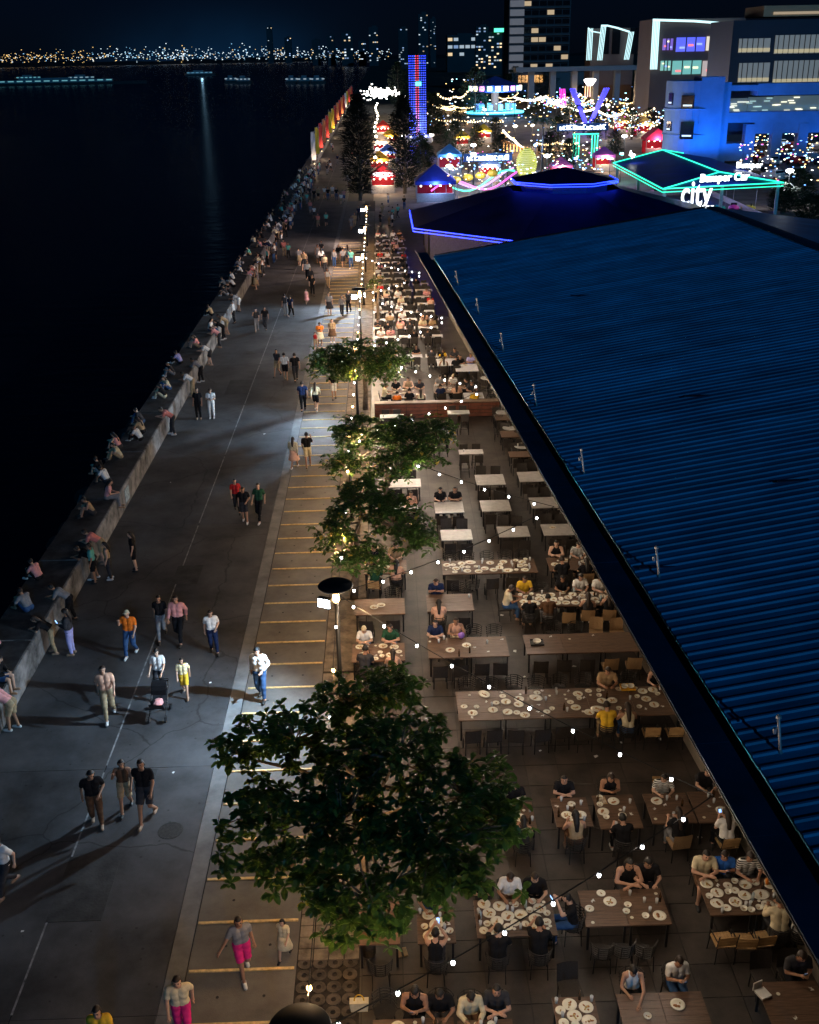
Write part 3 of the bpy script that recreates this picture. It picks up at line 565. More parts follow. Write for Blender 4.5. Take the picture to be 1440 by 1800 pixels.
for x0, y0, xx, y1, rgb, s in ((1282, 173, 1312, 196, (.8, .85, .7), .5), (1316, 171, 1359, 195, (.5, .8, .8), .3), (1361, 169, 1410, 194, (.95, .95, .7), .6), (1412, 168, 1500, 193, (.95, .95, .7), .6)):
    p, r = px2(x0, y0, 194.6), px2(xx, y1, 194.6); wn = MB().box((p+r)/2, (r.x-p.x, .3, p.z-r.z)).build('window', wl((.3, .5, .6), .16), bb)
    for k in range(9): MB().box((p.x+random.random()*(r.x-p.x), p.y-.25, r.z+random.random()*(p.z-r.z)), (1.0, .15, .16)).build('ceiling_light', wl(rgb, s*2.5), wn)
for x0, y0, xx, y1 in ((1184, 165, 1193, 186), (1202, 168, 1222, 190), (1180, 216, 1190, 232), (1200, 215, 1220, 245)):
    p, r = px2(x0, y0, 189), px2(xx, y1, 189); yy = rr*.9-math.sqrt(max(.1, rr*rr-min(rr*.98, abs((p.x+r.x)/2-cx))**2)); an = math.atan2((p.x+r.x)/2-cx, rr*.9-yy)
    wn = MB().box((0, 0, 0), (r.x-p.x, .35, p.z-r.z)).build('window', mat('dark pane', (.01, .012, .016), 0.1, spec=.8), bb, ((p.x+r.x)/2, yy, (p.z+r.z)/2), an)
    MB().box((0, -.22, -(p.z-r.z)*.3), ((r.x-p.x)*.7, .1, .25)).build('lit_sill', wl(COOL, 1.2), wn)
for z in (top*.35, top*.66):
    MB().lathe([(rr+.12, z), (rr+.3, z+.15), (rr+.12, z+.3)], 28, (cx, rr*.9, 0)).build('ledge', M_BLUEW, bb)
for xx, pw in ((cx-2, 3600), ((x1+x2)/2+1, 3200), (x3-2, 2400), (x3+13, 2200)):
    f_ = MB().box((0, 0, .2), (.6, .4, .4)).build('wall_washer', wl((.1, .4, 1), 3), bb, (xx, -6.5, 0))
    light('washer_light', 'SPOT', (0, .1, .6), pw, (.006, .22, 1.0), f_, .3, (0, .55, 1.0), 120)
# --- boats in the bay
def boat(px, py, L_, rgb, n, label):
    p = at(px, py, -2.0); t = empty('ferry', (p.x, p.y, -2.2), .1); tag(t, label, 'boat', 'lit boats in the bay')
    MB().prism([(-L_/2, -3), (L_*.42, -3), (L_*.5, 0), (L_*.42, 3), (-L_/2, 3)], 0, 2.2).build('hull', M_BLACKMETAL, t)
    MB().box((-L_*.06, 0, 3.4), (L_*.72, 4.6, 2.4)).build('cabin', mat('cabin wall', (.2, .22, .24), .6), t); MB().box((-L_*.1, 0, 5.4), (L_*.3, 3.6, 1.6)).build('wheelhouse', mat('cabin wall', (.2, .2, .2), .6), t)
    for k in range(n): MB().box((-L_*.4+L_*.68*k/max(1, n-1), -2.5, 3.7), (L_*.68/n*.7, .2, .8)).build('window', wl(rgb, .4), t)
boat(55, 142, 34, CYAN, 6, 'small ferry with one row of cyan windows'); boat(110, 149, 150, CYAN, 14, 'long barge with a continuous strip of cyan lights'); boat(148, 142, 34, (.6, .9, 1), 5, 'small ferry lying behind the long barge')
boat(355, 133, 40, (.3, .7, 1), 6, 'bright blue boat whose light streaks on the water'); boat(408, 146, 12, COOL, 3, 'small white boat lying farthest out in the bay'); boat(430, 147, 14, COOL, 4, 'small white boat beside the farthest one'); boat(515, 147, 12, COOL, 3, 'little boat with pale lamps'); boat(538, 147, 14, COOL, 3, 'middle one of the little boats close to the flags'); boat(560, 147, 13, COOL, 3, 'little boat lying closest to the flags')
p = at(357, 134, -1); _bl = light('boat_flood', 'POINT', (p.x, p.y-8, 7), 2500, (.35, .7, 1), None, 1.0)
# --- feather flags on the sea wall
FL = {'white': (.62, .62, .66), 'yellow': (.75, .5, .05), 'red': (.62, .06, .05), 'orange': (.7, .22, .08)}
for i in range(17):
    c = ('white', 'yellow', 'red', 'orange', 'red', 'yellow', 'yellow', 'red', 'orange', 'red', 'orange', 'red')[i % 12]; y = 192+i*12.0*(1+i*.03)
    t = empty('feather_flag', (-12.0, y, .93)); tag(t, '%s feather flag standing on the sea wall' % c, 'flag', 'feather flags on the sea wall')
    MB().tube([(0, 0, 0), (0, 0, 4.6), (.1, 0, 5.3), (.5, 0, 5.6), (.95, 0, 5.45)], .035, 6).build('pole', M_PIPE, t)
    vs = []; nn = 10
    for k in range(nn+1):
        z = .9+4.6*k/nn; wdt = (.68 if k < nn else .5)+.05*math.sin(k); vs += [(.04, .02*math.sin(k*1.3), z), (.04+wdt*.5, .09*math.sin(k*.9+i), z+.02), (.04+wdt, .05*math.sin(k*1.1+2+i), z)]
    MB().quadlist(vs, [(k*3+j, k*3+j+1, k*3+j+4, k*3+j+3) for k in range(nn) for j in range(2)]).build('banner', mat('flag '+c, FL[c], .8, .08, 2), t)
    bs = MB().box((0, 0, .12), (.5, .5, .24)).build('base', mat('flag base', (.45, .42, .38), .7), t)
    if i % 2 == 0: lm = MB().box((.45, -.2, .35), (.16, .1, .12)).build('spot_lamp', wl(WARM, 5), t); light('flag_light', 'POINT', (.9, -.9, 1.2), 130, (1, .7, .45), t, .1)

# ------------------------------------------------------------------ trees
M_BARK = mat('grey brown bark', (.16, .12, .085), .9, .3, 6, .8)
M_LEAF = mat('broad green leaf', (.04, .08, .018), .38, .3, 1.2, spec=.5, island=.45)
_n = M_LEAF.node_tree.nodes; _L = M_LEAF.node_tree.links; _b = _n['Principled BSDF']
_g = _n.new('ShaderNodeNewGeometry'); _c = _n.new('ShaderNodeMath'); _c.operation = 'GREATER_THAN'; _c.inputs[1].default_value = .972
_m = _n.new('ShaderNodeMixRGB'); _m.inputs[2].default_value = (.42, .27, .05, 1); _s = _b.inputs['Base Color'].links[0].from_socket
_L.new(_g.outputs['Random Per Island'], _c.inputs[0]); _L.new(_c.outputs[0], _m.inputs[0]); _L.new(_s, _m.inputs[1]); _L.new(_m.outputs[0], _b.inputs['Base Color'])
_b.inputs['Transmission Weight'].default_value = 0.0
_tr = _n.new('ShaderNodeBsdfTranslucent'); _tr.inputs[0].default_value = (.1, .2, .03, 1); _ms = _n.new('ShaderNodeMixShader'); _ms.inputs[0].default_value = .2
_out = _n['Material Output']; _L.new(_b.outputs[0], _ms.inputs[1]); _L.new(_tr.outputs[0], _ms.inputs[2]); _L.new(_ms.outputs[0], _out.inputs[0])
M_PINE = mat('dark casuarina needle', (.012, .022, .016), .8, .3, 1, island=.4); M_PALM = mat('palm frond', (.04, .08, .035), .5, .2, 2, island=.3); M_BUSH = mat('dark bush leaf', (.03, .055, .025), .6, .3, 1, island=.4)
def leaf(b, p, d, up, L_, wd, mi=0):
    d = d.normalized(); s = d.cross(up); s = s.normalized() if s.length > 1e-3 else Vector((1, 0, 0)); n_ = s.cross(d)
    dn = Vector((0, 0, -1)); q1 = p+d*L_*.55+n_*L_*.04; q2 = p+d*L_+dn*L_*.18
    q0 = p+d*L_*.25+n_*L_*.02; q3 = p+d*L_*.86+dn*L_*.08
    b.quadlist([p, q0+s*wd*.26+n_*wd*.08, q1+s*wd*.5+n_*wd*.14, q3+s*wd*.36+n_*wd*.06, q2, q3-s*wd*.36+n_*wd*.06, q1-s*wd*.5+n_*wd*.14, q0-s*wd*.26+n_*wd*.08, p+d*L_*.6], [(0, 1, 8, 7), (1, 2, 8), (2, 3, 8), (3, 4, 8), (4, 5, 8), (5, 6, 8), (6, 7, 8)], mi)
def almond_tree(base, height, blobs, label, nros, lean=(0, 0), L_=.24, seed=1):
    R_ = random.Random(seed); t = empty('almond_tree', base); tag(t, label, 'tree', 'broad-leaved trees along the walkway')
    tr = MB(); top = Vector((lean[0], lean[1], height*.72)); pts = [Vector((0, 0, -.05)), Vector((lean[0]*.2+.06, lean[1]*.2, height*.25)), Vector((lean[0]*.6-.05, lean[1]*.6, height*.5)), top]
    tr.tube(pts, [.15, .12, .1, .06], 8); cr = MB(); tips = []
    for (cx, cy, cz, rx, ry, rzz) in blobs:
        c = Vector((cx, cy, cz)); st = pts[2].lerp(pts[3], R_.random()); md = st.lerp(c, .5)+Vector((0, 0, .15)); tr.tube([st, md, c], [.06, .04, .025], 6)
        m = int(nros*rx*ry/sum(q[3]*q[4] for q in blobs))
        for k in range(m):
            a = R_.uniform(0, 2*math.pi); rr_ = math.sqrt(R_.random()); zz_ = R_.uniform(-1, 1)
            wb = 1+.28*math.sin(a*3+cx*5)+.2*math.sin(a*7+cy*3)+R_.gauss(0, .1); p = c+Vector((rx*rr_*wb*math.cos(a), ry*rr_*wb*math.sin(a), rzz*(zz_*.8+.55*(1-rr_*rr_))+R_.gauss(0, .08)))
            tips.append((c, p))
    for i, (c, p) in enumerate(tips):
        if i % 4 == 0: tr.tube([c.lerp(p, .25), c.lerp(p, .6)+Vector((0, 0, .1)), p], [.02, .014, .008], 4)
        nl = R_.randint(6, 9); a0 = R_.uniform(0, 6.28); tl = Vector((R_.uniform(-.3, .3), R_.uniform(-.3, .3), 1))
        for k in range(nl):
            a = a0+6.283*k/nl+R_.uniform(-.3, .3); d = Vector((math.cos(a), math.sin(a), R_.uniform(-.45, .5)))
            ln = L_*R_.uniform(.5, 1.2); leaf(cr, p+Vector((0, 0, R_.uniform(-.05, .05))), d, tl, ln, ln*.52)
    tr.build('trunk', M_BARK, t, smooth=True); c_ = cr.build('crown', M_LEAF, t); return t
def A3(px, py, z, base): p = at(px, py, z); return (p.x-base[0], p.y-base[1], z)
def blobs(lst, base): return [A3(px, py, z, base)+(rx, ry, rzz) for px, py, z, rx, ry, rzz in lst]
B1 = (-0.75, 17.7, 0)
almond_tree(B1, 6.2, blobs([(640, 1230, 5.3, .95, .8, .45), (520, 1300, 5.2, 1.15, .9, .5), (700, 1330, 5.8, 1.3, 1.1, .6), (830, 1400, 5.4, .85, .9, .5), (460, 1440, 5.0, .8, .9, .45), (600, 1440, 5.9, 1.3, 1.1, .65), (760, 1490, 5.6, 1.2, .9, .55), (500, 1530, 4.9, .95, .6, .4), (650, 1580, 5.0, 1.2, .6, .45), (800, 1560, 4.8, .8, .55, .4), (690, 1210, 5.0, .6, .7, .35), (880, 1450, 5.0, .5, .8, .4), (420, 1330, 5.0, .5, .6, .4), (590, 1620, 4.5, .5, .4, .3), (690, 1630, 4.4, .45, .35, .3)], B1), 'large dense broad-leaved tree, tallest and fullest of the walkway trees', 980, (.05, .5), .23, 3)
B2 = (-1.45, 34.6, 0)
almond_tree(B2, 4.8, blobs([(590, 940, 3.5, .7, .9, .6), (690, 915, 3.9, .9, 1.0, .6), (650, 990, 3.0, .8, .5, .5), (735, 955, 3.4, .65, .7, .5), (635, 880, 4.1, .9, 1.0, .6), (610, 990, 2.8, .45, .4, .4)], B2), 'airy broad-leaved tree beside the second lamp post with a leaning trunk', 470, (.4, .1), .24, 5)
B3 = (-0.2, 43.8, 0)
almond_tree(B3, 4.9, blobs([(635, 770, 4.0, 1.2, 1.1, .7), (715, 775, 4.3, 1.4, 1.3, .7), (768, 770, 4.0, .8, .9, .6), (610, 820, 3.3, .7, .9, .5), (690, 825, 3.7, 1.1, .8, .6), (740, 810, 3.6, .8, .7, .5)], B3), 'wide broad-leaved tree spreading over the pale tables', 620, (.4, -.3), .25, 7)
B4 = (-1.3, 57.2, 0)
almond_tree(B4, 4.6, blobs([(590, 640, 3.7, 1.2, 1.3, .8), (640, 632, 4.2, 1.4, 1.4, .8), (680, 642, 3.7, 1.1, 1.2, .75), (610, 662, 3.1, .8, .6, .5), (565, 640, 3.4, .6, .7, .5), (660, 655, 3.2, .8, .7, .5)], B4), 'rounded bright green tree just beyond the wooden planter', 620, (.1, -.4), .27, 9)
B5 = (-.6, 76.0, 0)
almond_tree(B5, 4.2, [(-.2, .2, 3.2, .6, .6, .3), (.3, -.2, 3.5, .5, .6, .3)], 'thin young tree with bare stem among the far tables', 26, (.2, 0), .25, 10)
def tall_tree(px, base_y, py_top, label, wd, m, seed, nleaf=4200, name='casuarina_tree', ell=.42):
    R_ = random.Random(seed); p = at(px, base_y, 0); tp = atY(px, py_top, p.y).z; t = empty(name, p); tag(t, label, 'tree')
    tr = MB(); tr.tube([(0, 0, -.1), (.1, 0, tp*.4), (0, .1, tp*.95)], [.3, .2, .04], 7); cr = MB()
    for k in range(nleaf):
        h = R_.random()**.9; z = tp*(.06+.94*h); r = wd*(math.sin(math.pi*min(1, (.12+.95*h)))**.6+.12)*(.8+.2*math.sin(z*1.9+seed)*math.sin(z*.7)); a = R_.uniform(0, 6.28); q = r*R_.random()**.6
        c = Vector((q*math.cos(a), q*math.sin(a), z)); d = Vector((math.cos(a), math.sin(a), R_.uniform(.1, .9))); leaf(cr, c, d, Vector((0, 0, 1)), R_.uniform(.5, 1.1)*ell*2.4, R_.uniform(.12, .3)*ell*2)
    for k in range(14):
        z = tp*(.15+.055*k); a = k*2.4; tr.tube([(0, 0, z), (wd*.6*math.cos(a), wd*.6*math.sin(a), z+.8)], [.06, .02], 4)
    tr.build('trunk', M_BARK, t); cr.build('crown', m, t); return t
tall_tree(634, 352, 168, 'tall dark conifer on the seaward side of the lit walkway', 2.3, M_PINE, 1, 3600)
tall_tree(712, 340, 170, 'tall dark conifer just inland of the lit walkway', 2.3, M_PINE, 2, 3600)
for i, (px, by, ty, w_, lb) in enumerate(((800, 300, 215, 2.3, 'dark bushy tree beside the blue kiosk'), (760, 240, 165, 3.2, 'dark tree just behind the drop ride'), (835, 205, 120, 5, 'dark round tree behind the spinning ride'), (700, 190, 110, 4, 'distant dark tree at the end of the lit walkway'), (905, 175, 118, 6, 'dark tree row end before the hotel podium'), (960, 165, 122, 6, 'dark tree under the elevated roadway'), (1040, 160, 120, 7, 'spreading dark tree before the mall wing'), (1100, 165, 125, 6, 'dark tree between the two mall blocks'), (1150, 190, 130, 5, 'dark tree at the foot of the brown mall block'),
        (980, 250, 205, 2.2, 'dark shrub tree beside the palm'), (1000, 225, 175, 2.4, 'dark tree behind the swinging ride'), (1110, 245, 195, 2.6, 'low dark tree near the parked cars'), (1400, 350, 300, 2.4, 'leafy blue-lit tree beside the rear roof slope'), (1375, 375, 325, 2.0, 'blue-lit bush between the pavilion and the rear roof'), (1425, 395, 345, 2.2, 'dark bush at the rear roof corner'), (745, 300, 250, 1.6, 'small dark tree at the kiosk corner'))):
    tall_tree(px, by, ty, lb, w_, M_BUSH, 20+i, 1300, 'leafy_tree', .34 if w_ < 3 else .6)
def palm(px, by, ty, label, seed):
    R_ = random.Random(seed); p = at(px, by, 0); h = atY(px, ty, p.y).z; t = empty('palm_tree', p); tag(t, label, 'palm')
    MB().tube([(0, 0, -.1), (.1, 0, h*.5), (0, 0, h)], [.2, .15, .12], 7).build('trunk', M_BARK, t); cr = MB()
    for k in range(13):
        a = k*2.4; pr = Vector((0, 0, h)); 
        for j in range(7):
            s_ = (j+1)/7; q = Vector((2.3*s_*math.cos(a), 2.3*s_*math.sin(a), h+.9*math.sin(s_*2.6)-.9*s_*s_)); d = (q-pr).normalized(); sd = d.cross(Vector((0, 0, 1))).normalized()
            for sg_ in (-1, 1): leaf(cr, pr, (d*.7+sd*sg_), Vector((0, 0, 1)), .75, .1); leaf(cr, pr.lerp(q, .5), (d*.7+sd*sg_), Vector((0, 0, 1)), .7, .1)
            pr = q
    cr.build('crown', M_PALM, t)
for i in range(16):
    px, by = ((742, 285), (775, 255), (805, 225), (838, 262), (870, 245), (880, 285), (940, 215), (965, 280), (1000, 295), (1045, 250), (1080, 275), (1140, 225), (1165, 255), (860, 175), (1020, 172), (1090, 178))[i]
    tall_tree(px, by, by-22-(by-170)*.22, 'small dark leafy tree standing between the fair stalls', 1.6+1.2*(by < 230), M_BUSH, 60+i, 800, 'leafy_tree', .36)
palm(952, 300, 215, 'slim palm standing over the fairground hedge', 3); palm(1008, 245, 190, 'shorter palm near the swinging ride', 4)

# ------------------------------------------------------------------ fairground rides and stalls
p = at(735, 275, 0); tp = atY(728, 98, p.y).z; dt = empty('drop_tower', p); tag(dt, 'tall drop tower ride covered in blue lights with a red stripe', 'ride'); hw = 1.55
for sx in (-1, 1):
    for sy in (-1, 1): MB().box((sx*hw, sy*hw, tp/2), (.22, .22, tp)).build('corner_post', M_BLACKMETAL, dt)
b = MB()
for k in range(int(tp/1.5)):
    z = k*1.5+.7
    for s_ in (-1, 1): b.tube([(-hw, s_*hw, z), (hw, s_*hw, z+1.4)], .05, 4); b.tube([(s_*hw, -hw, z), (s_*hw, hw, z+1.4)], .05, 4)
b.build('lattice', M_BLACKMETAL, dt)
for nm, rgb, xs, s_ in (('led_strip', (.012, .04, 1), (-1.5, -1.15, -.8, .8, 1.15, 1.5), 2.2), ('led_strip', (1, .03, .06), (-.25, .15), 1.6), ('led_strip', (.03, .12, 1), (-.5, .45), 1.6)):
    for x in xs:
        b = MB()
        for k in range(int(tp/.42)): b.box((x, -hw-.16, .4+k*.42), (.2, .08, .2))
        o = b.build(nm, wl(rgb, s_), dt); o['kind'] = 'stuff'
for x in (hw+.1,):
    for y in (-1.1, -.4, .4, 1.1):
        b = MB()
        for k in range(int(tp/.42)): b.box((x, y, .4+k*.42), (.08, .2, .2))
        o = b.build('led_strip', wl((.012, .04, 1), 2), dt); o['kind'] = 'stuff'
MB().box((.2, -hw-.3, tp*.73), (1.0, .5, .7)).build('gondola_light', wl((.1, .9, .9), 3), dt)
gd = MB().lathe([(2.6, 0), (2.9, .3), (2.9, 1.2), (2.2, 1.6)], 16, (0, 0, 2.4)).build('gondola', mat('gondola white', (.6, .6, .65), .4), dt)
for k in range(12): a = k*math.pi/6; MB().ball((2.95*math.cos(a), 2.95*math.sin(a), 3.9), .2, 6, 4).build('lamp', wl((1, .95, .85), 7), gd)
light('tower_light', 'POINT', (0, -3.5, 6), 2200, (.12, .2, 1), dt, .5)
# illuminated walkway between the conifers
for i in range(14):
    y = 172+i*15; x = -.9+.35*math.sin(i)
    b = MB(); b.tube([(0, 0, 0), (0, 0, 3.6)], .06, 6); t = empty('walkway_lamp', (x, y, 0)); tag(t, 'globe lamp post along the lit walkway to the fair', 'lamp post', 'globe lamps on the lit walkway'); b.build('post', M_BLACKMETAL, t)
    MB().ball((0, 0, 3.8), .26, 8, 6).build('globe', wl((1, .93, .75), 9), t)
    light('globe_light', 'POINT', (.6, -.3, 3.9), 1100, (1, .72, .42), t, .3)
b = MB()
for k in range(150): 
    pz = atY(random.gauss(672, 16), random.gauss(163, 5.5), 420+random.uniform(-30, 30)); b.box(pz, (.6, .3, .4))
tag(b.build('gateway_lights', wl((1, .97, .9), 6)), 'blaze of white bulbs at the end of the lit walkway', 'lights', kind='stuff')
def glyphs(parent, c, w, h, n):       # lit lettering too blurred to read: stroke shapes only
    R_ = random.Random(int(w*100)+n); b = MB(); cw = w/n
    for k in range(n):
        x = c[0]-w/2+cw*(k+.5); hh = h*R_.choice((1, .8, .7)); z0 = c[2]-h/2
        b.box((x-cw*.28, c[1], z0+hh/2), (cw*.2, .08, hh)); t = R_.randint(0, 2)
        if t: b.box((x, c[1], z0+hh-.1*h), (cw*.6, .08, h*.16))
        if t != 1: b.box((x+cw*.25, c[1], z0+hh*.45), (cw*.18, .08, hh*.9))
        b.box((x, c[1], z0+h*.08), (cw*.55, .08, h*.15))
    return b.build('sign_lettering', LED_W, parent)
def stall(px, py, w, d, h, rgb, label, rot=0.0, hip=True, lit=(1, .75, .5), sign=None, power=700):
    p = at(px, py, 0); t = empty('food_stall', p, rot); tag(t, label, 'stall', 'fair stalls')
    for sx in (-1, 1):
        for sy in (-1, 1): MB().box((sx*w*.46, sy*d*.46, h/2), (.1, .1, h)).build('post', M_PIPE, t)
    e = [(-w/2, -d/2, h), (w/2, -d/2, h), (w/2, d/2, h), (-w/2, d/2, h)]; rh = h+w*.38
    b = MB(); b.quadlist(e+([(0, 0, rh)]*1 if hip else [(0, -d/2, rh), (0, d/2, rh)]), [(0, 1, 4), (1, 2, 4), (2, 3, 4), (3, 0, 4)] if hip else [(0, 1, 4), (1, 2, 5, 4), (2, 3, 5), (3, 0, 4, 5)])
    b.quadlist([(x, y, h) for x, y, z in e]+[(x, y, h-.45) for x, y, z in e], [(k, (k+1) % 4, 4+(k+1) % 4, 4+k) for k in range(4)])
    b.build('awning', mat('awning %.2f %.2f %.2f' % rgb, rgb, .75, .08, 1), t)
    MB().box((0, -d*.4, .55), (w*.9, .5, 1.1)).build('counter', mat('stall counter', (.5, .45, .42), .6), t)
    MB().box((0, d*.42, 1.2), (w*.9, .1, 2.2)).build('back_wall', mat('stall back', rgb, .7), t)
    for k in range(4): MB().ball((-w*.36+k*w*.24, -d*.45, h-.6), .13, 6, 4).build('bulb', wl((1, .9, .7), 6), t)
    light('stall_light', 'POINT', (0, -d*.6, h-.4), power, lit, t, .3)
    if sign: glyphs(t, (0, -d/2-.1, h+.15), 3.0, .7, 7)
    return t
stall(674, 338, 3.6, 3, 2.6, (.55, .01, .03), 'red gabled stall with white lit sign, closest to the terrace', 0, False, sign='FOOD')
stall(668, 305, 3.2, 3, 2.5, (.7, .35, .03), 'yellow pointed stall behind the red one'); stall(682, 290, 3.2, 3, 2.5, (.05, .12, .5), 'blue pointed stall behind the yellow one')
stall(672, 272, 3.6, 3, 2.6, (.5, .4, .3), 'cream pointed stall behind the blue one'); stall(686, 258, 3.4, 3, 2.5, (.75, .45, .04), 'bright yellow stall farther along the lit walkway'); stall(674, 240, 3.4, 3, 2.5, (.6, .04, .03), 'red pointed stall farthest along the lit walkway')
stall(765, 352, 5.5, 4, 2.7, (.03, .06, .5), 'blue kiosk with a lit oval sign beside the conifer', 0, True, (.25, .4, 1), power=500)
stall(790, 305, 4, 4, 3.2, (.1, .3, .6), 'pale blue stall behind the kiosk', 0, True, (.4, .6, 1)); stall(812, 262, 3.2, 3, 2.6, (.7, .45, .05), 'small yellow stall beside the dark bushy tree'); stall(850, 250, 3.5, 3, 2.6, (.7, .5, .05), 'yellow stall before the lit stair')
stall(1150, 270, 4.5, 4, 3.0, (.55, .02, .12), 'magenta stall beside the blue-lit building', 0, False, (1, .5, .5)); stall(1130, 240, 4, 4, 3, (.7, .4, .1), 'amber stall among the fair bulbs'); stall(1095, 235, 4, 4, 3, (.6, .35, .1), 'amber stall behind the star lamp')
stall(1060, 300, 3.4, 3, 2.6, (.4, .1, .5), 'purple stall just behind the bumper cars'); stall(860, 318, 3.2, 3, 2.6, (.2, .3, .5), 'grey blue stall behind the kiddie coaster'); stall(985, 318, 3.2, 3, 2.4, (.5, .1, .3), 'pink stall behind the hall cupola')
# string of bright bulbs over the promenade of the fair
def bulb_string(pxs, Y, n, label, rgb=(1, .93, .75), s=7, r=.3, sag=6):
    b = MB(); pts = []
    for k in range(n):
        t = k/(n-1)*(len(pxs)-1); i = min(int(t), len(pxs)-2); f = t-i; x = pxs[i][0]*(1-f)+pxs[i+1][0]*f; y = pxs[i][1]*(1-f)+pxs[i+1][1]*f+sag*4*f*(1-f)
        pts.append(atY(x, y, Y))
    o0 = pts[0]; t_ = empty('festoon', o0); tag(t_, label, 'string lights', 'festoons over the fair')
    b.tube([p-o0 for p in pts], .04, 4); b.build('cable', M_BLACKMETAL, t_); bl = MB().ball((0, 0, -.2), r, 6, 4).mesh('bulb', wl(rgb, s))
    for p in pts: put('bulb', bl, t_, p-o0)
    for p in pts[::max(1, n-1)]: MB().tube([(p-o0), (p.x-o0.x, 0, -o0.z)], .08, 5).build('post', M_BLACKMETAL, t_)
    return t_
bulb_string([(905, 170), (960, 168), (1000, 186), (1045, 190)], 330, 46, 'main festoon of bright bulbs sweeping over the fair'); bulb_string([(965, 178), (990, 172), (1020, 165)], 345, 22, 'short bright festoon behind the main one')
bulb_string([(1050, 192), (1090, 200), (1150, 190)], 300, 24, 'festoon running towards the blue-lit building', (1, .85, .55), 5); bulb_string([(1065, 215), (1110, 222), (1160, 215)], 270, 20, 'lower amber festoon beside the magenta stall', (1, .75, .4), 4, .24)
bulb_string([(770, 165), (800, 168), (822, 160)], 350, 14, 'amber festoon beside the drop ride', (1, .75, .4), 4); bulb_string([(885, 228), (905, 245), (920, 258)], 225, 18, 'bright festoon running down the lit stair', (1, .9, .65), 7, .22, 2)
_RF = random.Random(5)
for i in range(16):
    xa = _RF.uniform(760, 1120); ya = _RF.gauss(205, 20) if i % 2 else _RF.gauss(180, 8); xb = xa+_RF.uniform(35, 75); Yd = 230+max(0, 235-ya)*3.2
    bulb_string([(xa, ya), ((xa+xb)/2, ya+_RF.uniform(-3, 4)), (xb, ya+_RF.uniform(-5, 5))], Yd, _RF.randint(14, 22), 'gold festoon of small bulbs among the fair stalls', _RF.choice(((1, .8, .45), (1, .7, .32), (1, .9, .7))), 5, .2, 3)
    q = atY((xa+xb)/2, ya+8, Yd); light('festoon_light', 'POINT', (q.x, q.y-2, max(3, q.z)), 900, (1, .62, .3), None, .4)
for i, (px, by, rgb) in enumerate(((790, 320, (.1, .25, 1)), (880, 325, (.1, .3, 1)), (940, 300, (.2, .4, 1)), (1070, 330, (.5, .1, .8)), (1010, 330, (.1, .2, 1)), (1090, 320, (.1, .7, .6)))):
    p = at(px, by, 0); t = empty('flood_mast', p); tag(t, 'slim mast with a %s flood lamp at the fair front' % ('blue' if rgb[2] == 1 else 'coloured'), 'lamp post', 'flood masts of the fair')
    MB().tube([(0, 0, 0), (0, 0, 4)], .05, 6).build('post', M_BLACKMETAL, t); MB().box((0, 0, 4.1), (.5, .3, .3)).build('lamp_head', wl(rgb, 3), t); light('mast_light', 'POINT', (0, -.6, 4), 900, rgb, t, .2)
# scattered lamp glows: lamp posts of the fair
for i, (px, by, h, rgb, s_, pw) in enumerate(((978, 220, 6, (1, .95, .85), 9, 2500), (1065, 245, 7, (1, .95, .85), 9, 2500), (905, 262, 4.2, (1, .9, .7), 7, 900), (935, 258, 4, (1, .85, .6), 6, 600), (832, 330, 4.5, (.8, .9, 1), 5, 500), (1095, 290, 4.5, (.9, .95, 1), 9, 1200), (1380, 372, 4.5, (.85, .93, 1), 9, 900), (790, 345, 3.8, (1, .9, .65), 4, 350), (832, 302, 4, (.9, .95, 1), 8, 700), (1010, 225, 5, (1, .9, .7), 7, 900), (1362, 280, 6, (.75, .88, 1), 7, 1500), (1420, 262, 6, (.75, .88, 1), 7, 1500), (960, 330, 4.2, (.9, .95, 1), 6, 500), (1215, 240, 7, (1, .95, .95), 8, 900), (852, 232, 5, (1, .8, .6), 6, 1200))):
    p = at(px, by, 0); t = empty('fair_lamp', p); tag(t, 'lamp post with a glowing head standing among the fair stalls', 'lamp post', 'lamp posts of the fair')
    MB().tube([(0, 0, 0), (0, 0, h)], [.1, .06], 6).build('post', M_BLACKMETAL, t); MB().lathe([(.1, 0), (.45, .15), (.5, .35), (.2, .5)], 8, (0, 0, h)).build('lamp_head', wl(rgb, s_), t)
    light('fair_light', 'POINT', (0, -.9, h+.2), pw*1.3, rgb, t, .3)
# spinning ride with cyan rim
p = at(870, 203, 0); r = empty('spinning_ride', p); tag(r, 'round spinning ride with a lit canopy and a cyan glowing rim', 'ride'); 
MB().lathe([(8.5, 0), (9, .6), (8.6, 1.2), (3, 1.4)], 24).build('platform', mat('ride platform', (.1, .3, .5), .5), r); MB().lathe([(9.1, 0), (9.25, .2), (9.1, .4)], 24, (0, 0, .9)).build('rim_light', wl((.1, .8, 1), 4), r)
MB().lathe([(1.2, 1.3), (1.2, 8)], 12).build('core', mat('ride core', (.5, .3, .2), .5), r); cn = MB().lathe([(8, 7.0), (8.2, 7.4), (7.5, 9), (3, 10.5), (.3, 11.5)], 24).build('canopy', mat('canopy blue', (.05, .1, .4), .5), r)
for k in range(20): a = 6.283*k/20; MB().box((8.15*math.cos(a), 8.15*math.sin(a), 8.1), (1.5, .3, 1.4), a+1.57).build('light_panel', wl(((1, .9, .5), (.9, .3, .9), (.4, 1, .7), (1, 1, 1))[k % 4], 3), cn)
for k in range(12): a = 6.283*k/12+.2; MB().box((6*math.cos(a), 6*math.sin(a), 2.6), (1.2, 1.2, 1.8), a).build('car', wl(((.1, .2, 1), (.1, .7, 1))[k % 2], 1.2), r)
light('ride_light', 'POINT', (0, -11, 6), 7000, (.4, .6, 1), r, .5)
